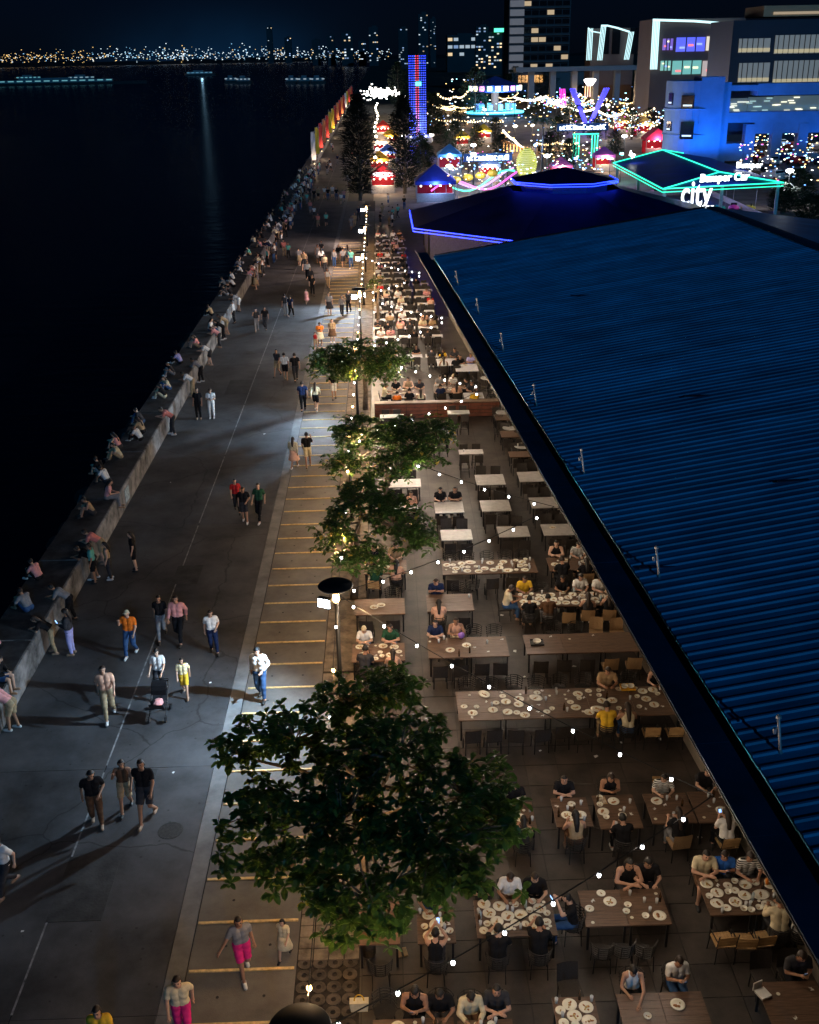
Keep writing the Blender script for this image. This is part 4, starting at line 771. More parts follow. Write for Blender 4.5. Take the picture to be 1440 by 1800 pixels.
# swinging claw ride (blue V)
p = at(1033, 232, 0); r = empty('claw_ride', p); tag(r, 'blue V-shaped ride frame with magenta light bars', 'ride')
for s_ in (-1, 1):
    for dx in (-.5, 0, .5): neon('light_bar', [(dx*.6, 0, .8), (s_*4.2+dx, 0, 10)], wl((.012, .01, 1), 1.6), r, .22)
    MB().tube([(s_*1.5, -2, 0), (0, 0, 1.0)], .25, 6).build('foot', M_BLACKMETAL, r)
for k in range(4): neon('light_bar', [(-6.8+k*.4, .3, 6.2), (-7.2+k*.4, .3, 10)], wl((1, .03, .6), 1.6), r, .12)
for k in range(3): neon('light_bar', [(-1.0+k*.6, .2, 8), (-1.0+k*.6, .2, 10.5)], wl((1, .5, .02), 1.8), r, .14)
MB().lathe([(.6, 10.6), (1.4, 11.6), (1.5, 12), (.8, 12.2)], 10).build('lamp_head', wl((1, .95, .85), 6), r); light('ride_light', 'POINT', (0, -4, 6), 4000, (.15, .12, 1), r, .5)
# green gate, lettered sign
p = at(1028, 280, 0); r = empty('green_gate', p); tag(r, 'green neon gate with a lit sign board above it', 'gate')
for x in (-2.2, -1.7, -1.2, 1.2, 1.7, 2.2): neon('neon_tube', [(x, 0, .2), (x, 0, 4.2)], NEON_G, r, .11)
neon('neon_tube', [(-2.4, 0, 4.4), (2.4, 0, 4.4)], NEON_G, r, .12); MB().box((-.6, .3, 5.6), (9.5, .3, 1.3)).build('sign_board', mat('sign board blue', (.02, .1, .3), .5), r)
glyphs(r, (-.6, .1, 5.6), 8.6, .8, 14)
# yellow ball with sign
p = at(925, 318, 0); r = empty('yellow_ball_ride', p); tag(r, 'ribbed yellow glowing ball beside a lettered sign', 'ride')
for k in range(15): z = .5+k*.3; rr2 = math.sqrt(max(.05, 2.3**2-(z-2.6)**2))*.72; MB().lathe([(rr2*.96, -.1), (rr2, 0), (rr2*.96, .1)], 18, (0, 0, z)).build('light_ring', wl((.75, .8, .05), .7), r)
MB().lathe([(.3, 0), (1.4, 2.6), (.3, 4.9)], 14).build('core', mat('ball core', (.3, .32, .03), .6), r)
MB().box((-6, .1, 3.6), (7.5, .25, 1.2)).build('sign_board', mat('sign board blue', (.02, .1, .3), .5), r); glyphs(r, (-6, -.06, 3.6), 6.6, .8, 11); 
for x in (-9, -3): MB().tube([(x, .1, 0), (x, .1, 3.2)], .08, 6).build('post', M_BLACKMETAL, r)
# kiddie coaster
p = at(835, 350, 0); r = empty('kiddie_coaster', p); tag(r, 'small kiddie coaster with pink and green lit tracks', 'ride')
for rgb, dy, ph in (((1, .08, .7), 0, 0), ((.05, .9, .5), 1.6, 1.5), ((.6, .3, .9), 3.2, .6)):
    neon('lit_rail', [(-6+k*.9, dy+.6*math.sin(k*.5+ph), 1.2+.9*math.sin(k*.55+ph)+.12*k) for k in range(14)], wl(rgb, 2.2), r, .12)
for k in range(4): MB().ball((-2.6+k*1.7, .6+.5*(k % 2), 2.5+.25*k), (.75, .5, .5), 8, 6).build('car', mat('coaster car yellow', (.65, .6, .05), .4), r)
for k in range(8): MB().tube([(-5.5+k*1.6, 1, 0), (-5.5+k*1.6, 1, 2)], .06, 5).build('post', M_PIPE, r)
light('ride_light', 'POINT', (0, -2, 4), 1200, (.8, .6, .9), r, .4)
# lit stair and mixed small lights
p = at(905, 268, 0); r = empty('lit_stair', p); tag(r, 'amber stair lit by rows of bulbs', 'stair')
for k in range(9): MB().box((-2.6+k*.62, 0, 2.4-k*.26), (.62, 3, .28)).build('step', mat('stair step', (.4, .2, .08), .6), r)
for k in range(8): MB().box((-2.4+k*.66, -1.7, 1.2-.08*k), (.2, .1, 1.6-.1*k)).build('light_bar', wl((1, .5, .12), 3), r)
light('stair_light', 'POINT', (0, -4, 4), 1600, (1, .6, .3), r, .3)
b = {i: MB() for i in range(5)}
for i in range(1700):
    px, py = random.choice(((random.uniform(745, 1180), random.gauss(205, 22)), (random.gauss(1000, 45), random.gauss(178, 7)), (random.gauss(1110, 35), random.gauss(208, 10)), (random.uniform(1300, 1440), random.gauss(250, 30)), (random.uniform(780, 1060), random.gauss(290, 20)), (random.uniform(780, 1160), random.gauss(135, 10))))
    if py < 118: continue
    q = at(px, py, random.uniform(1.2, 4)); 
    if q.y > 700: continue
    k = random.choices(range(5), (3.4, 3.4, 2, .6, 1.8))[0]; sc = q.y/260; b[k].box(q, (random.uniform(.14, .42)*sc, .2, .15*sc))
for k, (nm, rgb, s_) in enumerate((('white', (1, .97, .9), 5), ('amber', (1, .6, .2), 4), ('blue', (.15, .35, 1), 4), ('magenta', (1, .1, .6), 3), ('cyan', (.4, .9, 1), 4))):
    tag(b[k].build('fair_bulbs_'+nm, wl(rgb, s_)), 'countless small %s bulbs over the fair stalls' % nm, 'lights', kind='stuff')
# parked cars by the blue-lit building
def car(px, py, rot, c, label):
    p = at(px, py, 0); t = empty('parked_car', p, rot); tag(t, label, 'car', 'cars parked beside the blue-lit building')
    b = MB(); b.prism([(-.88, -2.1), (.88, -2.1), (.9, 0), (.88, 2.1), (-.88, 2.1), (-.9, 0)], .32, .92); b.quadlist([(-.82, -1.5, .92), (.82, -1.5, .92), (.82, 1.3, .92), (-.82, 1.3, .92), (-.66, -.95, 1.48), (.66, -.95, 1.48), (.66, .55, 1.48), (-.66, .55, 1.48)], ((4, 5, 6, 7), (0, 1, 5, 4), (1, 2, 6, 5), (2, 3, 7, 6), (3, 0, 4, 7)))
    b.build('body', mat('car paint '+c, {'white': (.6, .6, .62), 'silver': (.35, .36, .38), 'black': (.02, .02, .022), 'red': (.4, .03, .03), 'blue': (.03, .07, .3)}[c], .25, .03, 1, spec=.6), t)
    MB().box((0, -1.28, 1.2), (1.3, .06, .4)).build('windscreen', mat('dark pane', (.01, .012, .016), 0.1, spec=.8), t)
    for sx in (-1, 1):
        MB().box((sx*.6, -2.12, .68), (.34, .05, .16)).build('headlight', wl((.9, .95, 1), .8), t)
        for sy in (-1.3, 1.3): MB().tube([(sx*.92, sy, .32), (sx*.72, sy, .32)], .32, 10).build('wheel', M_BLACKMETAL, t)
cs = ['white', 'silver', 'black', 'red', 'blue']
for i in range(20):
    px, py = (1315+24*(i % 6)+7*(i//6), 232+26*(i//6)+6*(i % 2)); c = cs[(i*3+i//5) % 5]; car(px, py, random.choice((.3, .35, 3.4)), c, '%s car parked beside the blue-lit building' % c)

# ================================================================== PEOPLE
V = lambda *a: Vector(a)
def pose(name):
    J = dict(pel=V(0, 0, .95), wai=V(0, .0, 1.1), che=V(0, .01, 1.28), nek=V(0, .0, 1.45), hed=V(0, .035, 1.63), hp=0.0)
    def legs(kr, ar, kl, al, hz=.9, hy=0): J.update(hipR=V(.09, hy, hz), kneR=V(*kr), ankR=V(*ar), hipL=V(-.09, hy, hz), kneL=V(*kl), ankL=V(*al))
    def arms(er, wr, el, wl_, s=None): 
        s = s or (.18, 0, 1.395); J.update(shoR=V(*s), elbR=V(*er), wriR=V(*wr), shoL=V(-s[0], s[1], s[2]), elbL=V(*el), wriL=V(*wl_))
    legs((.1, .02, .49), (.1, -.02, .08), (-.1, .02, .49), (-.11, -.02, .08)); arms((.235, -.03, 1.13), (.24, .06, .88), (-.235, -.03, 1.13), (-.24, .06, .88))
    SIT = dict(pel=V(0, 0, .56), wai=V(0, .03, .71), che=V(0, .07, .9), nek=V(0, .1, 1.06), hed=V(0, .17, 1.23), hp=.35)
    if name == 'walk':
        legs((.09, .2, .52), (.09, .3, .1), (-.09, .06, .48), (-.09, -.3, .15)); arms((.23, -.15, 1.16), (.23, -.12, .9), (-.23, .08, 1.15), (-.22, .27, .98))
    elif name == 'stroll':
        legs((.1, .12, .5), (.1, .14, .09), (-.09, .05, .48), (-.1, -.18, .11)); arms((.25, -.06, 1.14), (.14, .2, 1.06), (-.24, -.1, 1.14), (-.25, -.06, .89)); J['hed'] += V(.012, .01, 0); J['hp'] = .18
    elif name == 'wave':
        legs((.09, .18, .51), (.09, .24, .09), (-.1, .03, .48), (-.1, -.24, .13)); arms((.26, .1, 1.2), (.2, .24, 1.42), (-.23, .04, 1.13), (-.21, .2, .94))
    elif name == 'phone': arms((.22, .04, 1.14), (.08, .28, 1.2), (-.22, .02, 1.14), (-.08, .27, 1.17)); J['hp'] = .45
    elif name == 'push':
        legs((.09, .2, .52), (.09, .3, .1), (-.09, .06, .48), (-.09, -.3, .15)); arms((.22, .06, 1.15), (.2, .36, 1.05), (-.22, .06, 1.15), (-.2, .36, 1.05)); J['hp'] = .3
    elif name == 'hold':    # one hand out to the side, mid-step
        legs((.09, .18, .52), (.09, .26, .1), (-.09, .06, .48), (-.09, -.25, .14)); arms((.32, .06, 1.2), (.48, .1, 1.0), (-.23, -.05, 1.14), (-.26, .05, .9))
    elif name == 'lean':
        J.update(pel=V(0, -.06, .94), wai=V(0, .06, 1.06), che=V(0, .22, 1.17), nek=V(0, .36, 1.27), hed=V(0, .47, 1.4), hp=.3)
        legs((.1, -.02, .49), (.11, -.1, .08), (-.1, .05, .5), (-.11, .06, .08), .9, -.05); arms((.22, .4, 1.0), (.05, .62, 1.02), (-.22, .4, 1.0), (-.06, .6, 1.02), (.18, .3, 1.23))
    elif name in ('eat', 'sitphone', 'photo', 'reach', 'rest'):
        J.update(SIT); legs((.12, .43, .53), (.12, .4, .09), (-.12, .43, .53), (-.13, .42, .09), .55, .04); s = (.18, .09, 1.01)
        if name == 'eat': arms((.25, .2, .79), (.11, .44, .83), (-.25, .2, .79), (-.13, .42, .82), s)
        if name == 'sitphone': arms((.22, .16, .78), (.06, .38, .94), (-.22, .16, .78), (-.06, .37, .92), s)
        if name == 'photo': arms((.25, .3, .97), (.06, .4, 1.2), (-.25, .3, .97), (-.06, .4, 1.2), s); J['hp'] = .1
        if name == 'reach': arms((.2, .38, .88), (.06, .66, .84), (-.25, .2, .79), (-.13, .42, .82), s)
        if name == 'rest': arms((.25, .22, .8), (-.06, .4, .82), (-.25, .22, .8), (.06, .38, .84), s); J['hp'] = .05
    elif name == 'ledge':
        J.update(pel=V(0, 0, .11), wai=V(0, .04, .25), che=V(0, .12, .42), nek=V(0, .2, .57), hed=V(0, .28, .73), hp=.3)
        legs((.13, .36, .43), (.12, .52, .07), (-.13, .36, .43), (-.12, .5, .07), .12, .04); arms((.26, .26, .38), (.05, .47, .4), (-.26, .26, .38), (-.05, .46, .38), (.18, .18, .53))
    elif name == 'edge':
        J.update(pel=V(0, 0, .11), wai=V(0, .03, .26), che=V(0, .08, .44), nek=V(0, .12, .6), hed=V(0, .19, .77), hp=.3)
        legs((.12, .42, .09), (.12, .42, -.36), (-.12, .42, .09), (-.13, .44, -.36), .11, .04); arms((.24, .14, .3), (.08, .36, .26), (-.24, .14, .3), (-.08, .36, .26), (.18, .11, .54))
    if name == 'rest': J['hp'] = .05
    return J
SEATED = {'eat', 'sitphone', 'photo', 'reach', 'rest', 'ledge', 'edge'}
POSES = {}
def build_pose(name):
    if name in POSES: return POSES[name]
    J = pose(name); b = MB(); bones = []
    def seg(kind, a, c, r0, r1, n=10): b.cap(a, c, r0, r1, n); bones.append((kind, np.array(a), np.array(c), r0, r1))
    X = V(1, 0, 0)
    for s in (-1, 1):
        o = X*s
        seg('chest', J['nek']*.25+J['che']*.75+o*.075+V(0, 0, .03), J['che']*.9+J['wai']*.1+o*.072, .1, .104); seg('waist', J['che']+o*.07, J['wai']+o*.055, .103, .092); seg('pelvis', J['wai']+o*.055, J['pel']+o*.075, .094, .105)
    seg('shoulder', J['shoL']*.92+J['shoR']*.08, J['shoR']*.92+J['shoL']*.08, .066, .066); seg('neck', J['nek'], J['hed']*.75+J['nek']*.25, .056, .052)
    for s in 'RL':
        seg('uarm', J['sho'+s], J['elb'+s], .056, .042, 8); seg('farm', J['elb'+s], J['wri'+s], .042, .029, 8)
        d = (J['wri'+s]-J['elb'+s]).normalized(); seg('hand', J['wri'+s], J['wri'+s]+d*.065, .033, .036, 8)
        seg('thigh', J['hip'+s], J['kne'+s], .088, .062); seg('calf', J['kne'+s], J['ank'+s], .058, .037)
        f = V(0, 1, -.02); a = J['ank'+s]; seg('foot'+s, a+V(0, -.035, -.035), a+f*.15+V(0, 0, -.045), .042, .035, 8)
    RM = Matrix.Rotation(-J['hp'], 3, 'X'); h = J['hed']
    b.ball(h, (.076, .095, .112), 14, 10, 0, RM); b.ball(h+RM @ V(0, .028, -.055), (.055, .066, .062), 10, 8, 0, RM); b.ball(h+RM @ V(0, .1, -.012), (.014, .02, .024), 8, 6, 0, RM)
    for s in (-1, 1): b.ball(h+RM @ V(.077*s, -.008, -.01), (.013, .025, .034), 8, 6, 0, RM)
    bones.append(('head', np.array(h+V(0, 0, -.03)), np.array(h+V(0, 0, .03)), .09, .09))
    me = b.mesh('tmp', SKINS[0]); ob = bpy.data.objects.new('tmp', me); col.objects.link(ob)
    m = ob.modifiers.new('r', 'REMESH'); m.mode = 'VOXEL'; m.voxel_size = .0175; m.use_smooth_shade = True
    m = ob.modifiers.new('s', 'SMOOTH'); m.iterations = 3; m.factor = .5
    dg = bpy.context.evaluated_depsgraph_get(); ev = bpy.data.meshes.new_from_object(ob.evaluated_get(dg)); bpy.data.objects.remove(ob); bpy.data.meshes.remove(me)
    nv = len(ev.vertices); co = np.empty(nv*3); ev.vertices.foreach_get('co', co); co = co.reshape(-1, 3); no = np.empty(nv*3); ev.vertices.foreach_get('normal', no); no = no.reshape(-1, 3)
    best = np.full(nv, 9.0); bk = np.zeros(nv, int); bt = np.zeros(nv)
    for i, (k, a, c, r0, r1) in enumerate(bones):
        d = c-a; t = np.clip(((co-a) @ d)/(d @ d), 0, 1); ds = np.linalg.norm(co-a-t[:, None]*d, axis=1)-(r0+(r1-r0)*t); w = ds < best; best[w] = ds[w]; bk[w] = i; bt[w] = t[w]
    kind = np.array([x[0] for x in bones])[bk]; faces = [tuple(p.vertices) for p in ev.polygons]; bpy.data.meshes.remove(ev)
    bb = MB(); bb.v = [tuple(x) for x in co]; bb.f = list(faces); bb.m = [0]*len(faces)
    for s in (-1, 1): bb.ball(h+RM @ V(.03*s, .088, .008), (.011, .008, .006), 6, 4, 1, RM); bb.box(h+RM @ V(.03*s, .09, .026), (.032, .012, .007), 0, 1)
    bb.ball(h+RM @ V(0, .09, -.062), (.022, .008, .006), 6, 4, 1, RM)
    for s in 'RL':
        d = (J['wri'+s]-J['elb'+s]).normalized(); sd = d.cross(V(0, 0, 1)); sd = sd.normalized() if sd.length > .2 else V(0, 1, 0); pn = sd.cross(d); k0 = J['wri'+s]+d*.075
        for q, ln in ((-.027, .05), (-.009, .062), (.009, .066), (.027, .058)):
            p0 = k0+sd*q; bb.tube([p0, p0+d*ln*.55, p0+d*ln-pn*ln*.35], [.0095, .0085, .006], 5)
        p0 = J['wri'+s]+d*.03+sd*.03; bb.tube([p0, p0+d*.03+sd*.025, p0+d*.06+sd*.028-pn*.01], [.011, .01, .007], 5)
    body = bb.mesh('body', [SKINS[0], DARK], True)
    P = dict(co=co, no=no, kind=kind, t=bt, faces=faces, body=body, J=J, RM=RM, cache={}); POSES[name] = P; return P
def garment(pn, g):
    P = build_pose(pn)
    if g in P['cache']: return P['cache'][g]
    k, t, co, no, J = P['kind'], P['t'], P['co'], P['no'], P['J']; off = .014; extra = None; b = MB()
    top = np.isin(k, ('chest', 'waist', 'shoulder')) | ((k == 'pelvis') & (t < .75)) | ((k == 'neck') & (t < .12)) | ((k == 'thigh') & (t < .02))
    low = ((k == 'pelvis') & (t > .35)) | ((k == 'waist') & (t > .9))
    if g == 'tee': m = top | ((k == 'uarm') & (t < .72)); off = .019
    elif g == 'long': m = top | (k == 'uarm') | ((k == 'farm') & (t < .86)); off = .021
    elif g == 'tank': m = (np.isin(k, ('chest', 'waist')) | ((k == 'pelvis') & (t < .75)) | ((k == 'shoulder') & (np.abs(co[:, 0]) < .1))); off = .01
    elif g == 'trousers': m = low | (k == 'thigh') | ((k == 'calf') & (t < .93)); off = .017
    elif g == 'shorts': m = low | ((k == 'thigh') & (t < .85)); off = .022
    elif g in ('skirt', 'dress'): m = low | ((k == 'thigh') & (t < .9)); off = .024
    elif g in ('footR', 'footL'): m = k == g; off = .01
    elif g in ('short', 'long hair', 'cap'):
        h = np.array(J['hed']); r = (co-h) @ np.array(P['RM'])
        m = (k == 'head') & ((r[:, 2] > .045) | ((r[:, 1] < -.005) & (r[:, 2] > -.06)) | ((r[:, 1] < .03) & (r[:, 2] > .0))); off = .014
    wob = .006*np.sin(co[:, 2]*38+co[:, 0]*21)*np.sin(co[:, 1]*33+co[:, 0]*17)
    q = co+no*(off+(wob[:, None] if g in ('tee', 'long', 'trousers', 'shorts', 'skirt') else 0))
    idx = {}; 
    for f in P['faces']:
        if all(m[i] for i in f):
            for i in f:
                if i not in idx: idx[i] = len(b.v); b.v.append(tuple(q[i]))
            b.f.append(tuple(idx[i] for i in f)); b.m.append(0)
    if g in ('skirt', 'dress') and pn not in SEATED:
        b.lathe([(.17, 1.0), (.2, .86), (.24, .7), (.29, .52), (.27, .5)], 18, (0, .02, 0), sx=1.05, sy=.9)
    if g == 'long hair':
        h = J['hed']; RM = P['RM']; nk = J['nek']; bk_ = V(0, -.085, 0); b.cap(h+RM @ V(0, -.05, .02), nk+bk_*1.0+V(0, 0, .03), .075, .07, 8); b.cap(nk+bk_*1.1+V(0, 0, .02), J['che']+bk_*1.45, .07, .045, 8)
    if g == 'cap':
        h = J['hed']; RM = P['RM']; b.box(h+RM @ V(0, .12, .055), (.13, .1, .012))
    me = b.mesh({'tee': 'shirt', 'long': 'shirt', 'tank': 'top', 'short': 'hair', 'long hair': 'hair', 'footR': 'shoe', 'footL': 'shoe'}.get(g, g), cloth('grey'), True); P['cache'][g] = me; return me
VERB = {'stand': 'standing', 'walk': 'walking', 'stroll': 'strolling', 'wave': 'walking with a raised hand', 'phone': 'using phone', 'push': 'pushing a stroller', 'hold': 'walking hand in hand', 'lean': 'leaning on sea wall', 'eat': 'eating', 'sitphone': 'using phone', 'photo': 'photographing', 'reach': 'reaching', 'rest': 'resting', 'ledge': 'hunched atop sea wall', 'edge': 'perched atop sea wall'}
GNAME = {'tee': 'T-shirt', 'long': 'shirt', 'tank': 'top'}
LIST = []; CROWD_Y = 104.0; CROWD = MB(); CMATS = {}
def crowd_add(loc, rz, spec, scale):       # beyond this distance people are a crowd nobody could count
    pn, sc, sl_, lc, lg, hr = spec; J = pose(pn); o = len(CROWD.v)
    def mi(m):
        if m.name not in CMATS: CMATS[m.name] = (len(CMATS), m)
        return CMATS[m.name][0]
    a, l_, k, h = mi(cloth(sc)), mi(cloth(lc)), mi(random.choice(SKINS)), mi(random.choice(HAIRS))
    for s in (-1, 1): CROWD.tube([J['che']+V(.07*s, 0, .1), J['wai']+V(.055*s, 0, 0), J['pel']+V(.07*s, 0, 0)], [.115, .1, .11], 6, a)
    for s in 'RL':
        CROWD.tube([J['sho'+s], J['elb'+s]], [.07, .055], 5, a); CROWD.tube([J['elb'+s], J['wri'+s]], [.045, .03], 5, k)
        CROWD.tube([J['hip'+s], J['kne'+s]], [.1, .075], 6, l_); CROWD.tube([J['kne'+s], J['ank'+s]], [.065, .045], 5, l_ if lg == 'trousers' else k); CROWD.box(J['ank'+s]+V(0, .06, -.04), (.08, .22, .07), 0, h)
    CROWD.ball(J['hed'], (.08, .095, .115), 7, 6, k); CROWD.ball(J['hed']+V(0, -.02, .03), (.09, .1, .1), 7, 6, h); CROWD.tube([J['nek'], J['hed']], .05, 5, k)
    M_ = Matrix.Translation((loc[0], loc[1], loc[2] if len(loc) > 2 else 0)) @ Matrix.Rotation(rz, 4, 'Z') @ Matrix.Scale(scale, 4)
    for i in range(o, len(CROWD.v)): CROWD.v[i] = tuple(M_ @ Vector(CROWD.v[i]))
def person(loc, rz, spec, where, scale=1.0, group='people', mirror=None, cat='person', zoff=0.0):
    """spec: pose, shirt colour, sleeve, lower colour, lower garment, hair"""
    pn, sc, sl_, lc, lg, hr = spec
    if pn == 'walk': pn = random.choice(('walk', 'walk', 'stroll', 'stroll', 'wave'))
    if loc[1] > CROWD_Y: crowd_add(loc, rz, spec, scale); return None
    P = build_pose(pn); sk_ = random.choice(SKINS); mir = random.random() < .5 if mirror is None else mirror
    s = scale*random.uniform(.97, 1.03); o = put('person', P['body'], None, (loc[0], loc[1], (loc[2] if len(loc) > 2 else 0)+zoff), rz, ((-s if mir else s)*random.uniform(.94, 1.13), s*random.uniform(.95, 1.14), s), sk_); o.rotation_euler.x = random.uniform(-.05, .03); o.rotation_euler.y = random.uniform(-.03, .03)
    LIST.append(o); nm = {'tee': 'shirt', 'long': 'shirt', 'tank': 'top'}
    put(nm[sl_], garment(pn, sl_), o, m=cloth(sc)); put(lg, garment(pn, lg), o, m=cloth(lc)); sm_ = random.choice(M_SHOE); put('shoe', garment(pn, 'footR'), o, m=sm_); put('shoe', garment(pn, 'footL'), o, m=sm_)
    if hr == 'c': put('cap', garment(pn, 'cap'), o, m=cloth('cream'))
    else: put('hair', garment(pn, 'short' if hr == 's' else 'long hair'), o, m=random.choice(HAIRS))
    if pn in ('phone', 'sitphone', 'photo'):
        p = (P['J']['wriR']+P['J']['wriL'])/2+V(0, .09, .06); ph = MB().box((0, 0, 0), (.075, .012, .15)).mesh('phone', M_BLACKMETAL)
        q = put('phone', ph, None, (0, 0, 0)); 
        M_ = o.matrix_basis.copy(); M_ = Matrix.Translation(o.location) @ Matrix.Rotation(rz, 4, 'Z') @ Matrix.Diagonal((o.scale.x, o.scale.y, o.scale.z, 1)); q.location = M_ @ p; q.rotation_euler = (-.5, 0, rz)
        put('screen', PH_SCREEN, q, (0, -.0075, 0)); tag(q, 'phone held by %s %s %s' % (sc, GNAME[sl_], where), 'phone', 'phones in hands')
    tag(o, 'person in %s %s %s %s' % (sc, GNAME[sl_], VERB[pn], where), cat, group); return o
PH_SCREEN = MB().box((0, 0, 0), (.066, .003, .135)).mesh('screen', M_PHONE)
def sp(s):      # 'walk black tee denim trousers s'
    return tuple(s.split())
PROM = 'people on the promenade'; WALLG = 'people at the sea wall'
def stroll(px, py, head, s, where, scale=1.0, group=PROM): return person(at(px, py), rad(head), sp(s), where, scale, group)
# near and middle promenade, at their feet
for a in ((326, 1818, 190, 'walk cream tee hotpink trousers l', 'beside the lowest yellow line', .95), (192, 1880, 185, 'walk yellow tee black trousers s', 'lowest on the promenade', 1.0),
          (432, 1712, 200, 'hold grey tee hotpink shorts l', 'with the little girl', .98), (18, 1566, 150, 'walk white tee charcoal trousers s', 'lowest beside the sea', 1.0),
          (172, 1448, 195, 'walk black tee brown trousers s', 'seaward of the dark couple', 1.05), (224, 1424, 185, 'walk brown tank tan shorts l', 'beside the tall man in black', .95), (262, 1442, 175, 'walk black tee charcoal shorts s', 'tallest of the near dark group', 1.08),
          (196, 1262, 190, 'walk peach tee khaki trousers s', 'seaward of the stroller', 1.04), (284, 1222, 178, 'push white tee charcoal trousers s', 'on the promenade', 1.02), (462, 1228, 170, 'walk white long denim trousers s', 'close to the yellow lines', 1.08),
          (232, 1152, 172, 'walk orange tee denim trousers c', 'with a strap across the chest', 1.04), (287, 1122, 185, 'walk black tee grey trousers l', 'beside the person in pink', .98), (318, 1128, 175, 'walk pink long black trousers s', 'behind the stroller group', 1.02), (378, 1148, 190, 'walk white tee navy trousers l', 'alone past the orange shirt', .98),
          (432, 918, 180, 'walk black tee charcoal shorts l', 'middle of the three by the long joint', .97), (457, 916, 170, 'walk green tee black trousers s', 'with white sleeves, by the long joint', 1.04), (418, 900, 190, 'walk red tee charcoal trousers s', 'behind the trio', .9),
          (350, 737, 178, 'stand black tee black trousers s', 'beside the person all in white', 1.02), (373, 735, 182, 'phone white tee white trousers l', 'near the sea wall', .98),
          (489, 662, 160, 'walk charcoal tee khaki shorts s', 'first of three abreast', 1.0), (503, 668, 0, 'walk white tee black shorts s', 'middle of three abreast', 1.02), (521, 671, 10, 'walk black tee charcoal trousers s', 'last of three abreast', 1.02),
          (534, 723, 5, 'walk navy tee black trousers s', 'with a white bag', 1.0), (556, 723, 355, 'walk cream long black shorts l', 'beside the person in navy', .98), (518, 824, 350, 'walk cream long peach skirt l', 'with long dark hair', .98), (543, 822, 5, 'walk black tee cream shorts s', 'stepping over yellow lines', 1.02),
          (588, 702, 185, 'walk black tee white shorts l', 'below the rounded tree', .98), (452, 582, 185, 'walk charcoal tee grey trousers s', 'darker of the pair', 1.0), (467, 580, 178, 'walk black tee charcoal trousers s', 'of the dark pair', 1.0), (503, 555, 20, 'stand charcoal tee grey trousers s', 'shadowed by the flood lamp', 1.0), (512, 558, 340, 'walk navy tee black trousers l', 'shadowed by the flood lamp', 1.0),
          (540, 535, 185, 'walk pink tank pink skirt l', 'smaller than its companions', .72), (550, 520, 190, 'walk black tee black trousers s', 'carrying a white paper', 1.02),
          (563, 607, 182, 'phone orange tee cream skirt l', 'before the rounded tree', .97), (585, 602, 176, 'rest', '', 0), (556, 612, 170, 'walk red tank tan shorts s', 'a child', .65),
          (580, 553, 190, 'stand grey tee charcoal skirt l', 'on the far yellow lines', .98), (602, 557, 175, 'walk grey long charcoal trousers s', 'on the far yellow lines', 1.0), (614, 550, 170, 'walk charcoal tee black trousers s', 'close to a lamp post', 1.0),
          (578, 507, 180, 'walk white tank tan trousers l', 'alone on the far bays', .98)):
    if a[3] == 'rest': a = (585, 602, 176, 'stand tan tee brown skirt l', 'beside the phone user', .98)
    stroll(*a)
kid = stroll(503, 1682, 160, 'walk cream tee cream dress l', 'led by the hand', .62); boy = stroll(328, 1222, 185, 'walk yellow-striped tee yellow shorts s', 'beside the stroller', .78)
# stroller
p = at(283, 1256); st = empty('stroller', p, rad(178)); tag(st, 'dark baby stroller with a pink blanket on the promenade', 'stroller')
MB().quadlist([(-.22, -.1, .45), (.22, -.1, .45), (.22, .3, .4), (-.22, .3, .4), (-.22, -.28, .85), (.22, -.28, .85), (-.22, .42, .62), (.22, .42, .62)], [(0, 1, 2, 3), (0, 4, 5, 1), (3, 2, 7, 6)]).build('seat', cloth('charcoal'), st)
b = MB()
for k in range(6): a = rad(10+k*22); b.quadlist([(-.23, -.28+.3*math.cos(a)*.9, .62+.42*math.sin(a)), (.23, -.28+.3*math.cos(a)*.9, .62+.42*math.sin(a)), (.23, -.28+.3*math.cos(a+.38)*.9, .62+.42*math.sin(a+.38)), (-.23, -.28+.3*math.cos(a+.38)*.9, .62+.42*math.sin(a+.38))], [(0, 1, 2, 3)])
b.build('hood', cloth('black'), st); MB().ball((0, .12, .52), (.17, .22, .1), 8, 6).build('blanket', cloth('pink'), st)
b = MB(); 
for s in (-1, 1): b.tube([(s*.25, -.42, 1.02), (s*.25, -.25, .8), (s*.25, .42, .12)], .014, 6); b.tube([(s*.25, -.3, .12), (s*.25, .1, .55)], .014, 6)
b.tube([(-.25, -.42, 1.02), (.25, -.42, 1.02)], .016, 6); b.build('frame', M_BLACKMETAL, st)
for sx in (-1, 1):
    for sy in (-.3, .42): MB().tube([(sx*.27, sy, .1), (sx*.23, sy, .1)], .1, 10).build('wheel', M_BLACKMETAL, st)
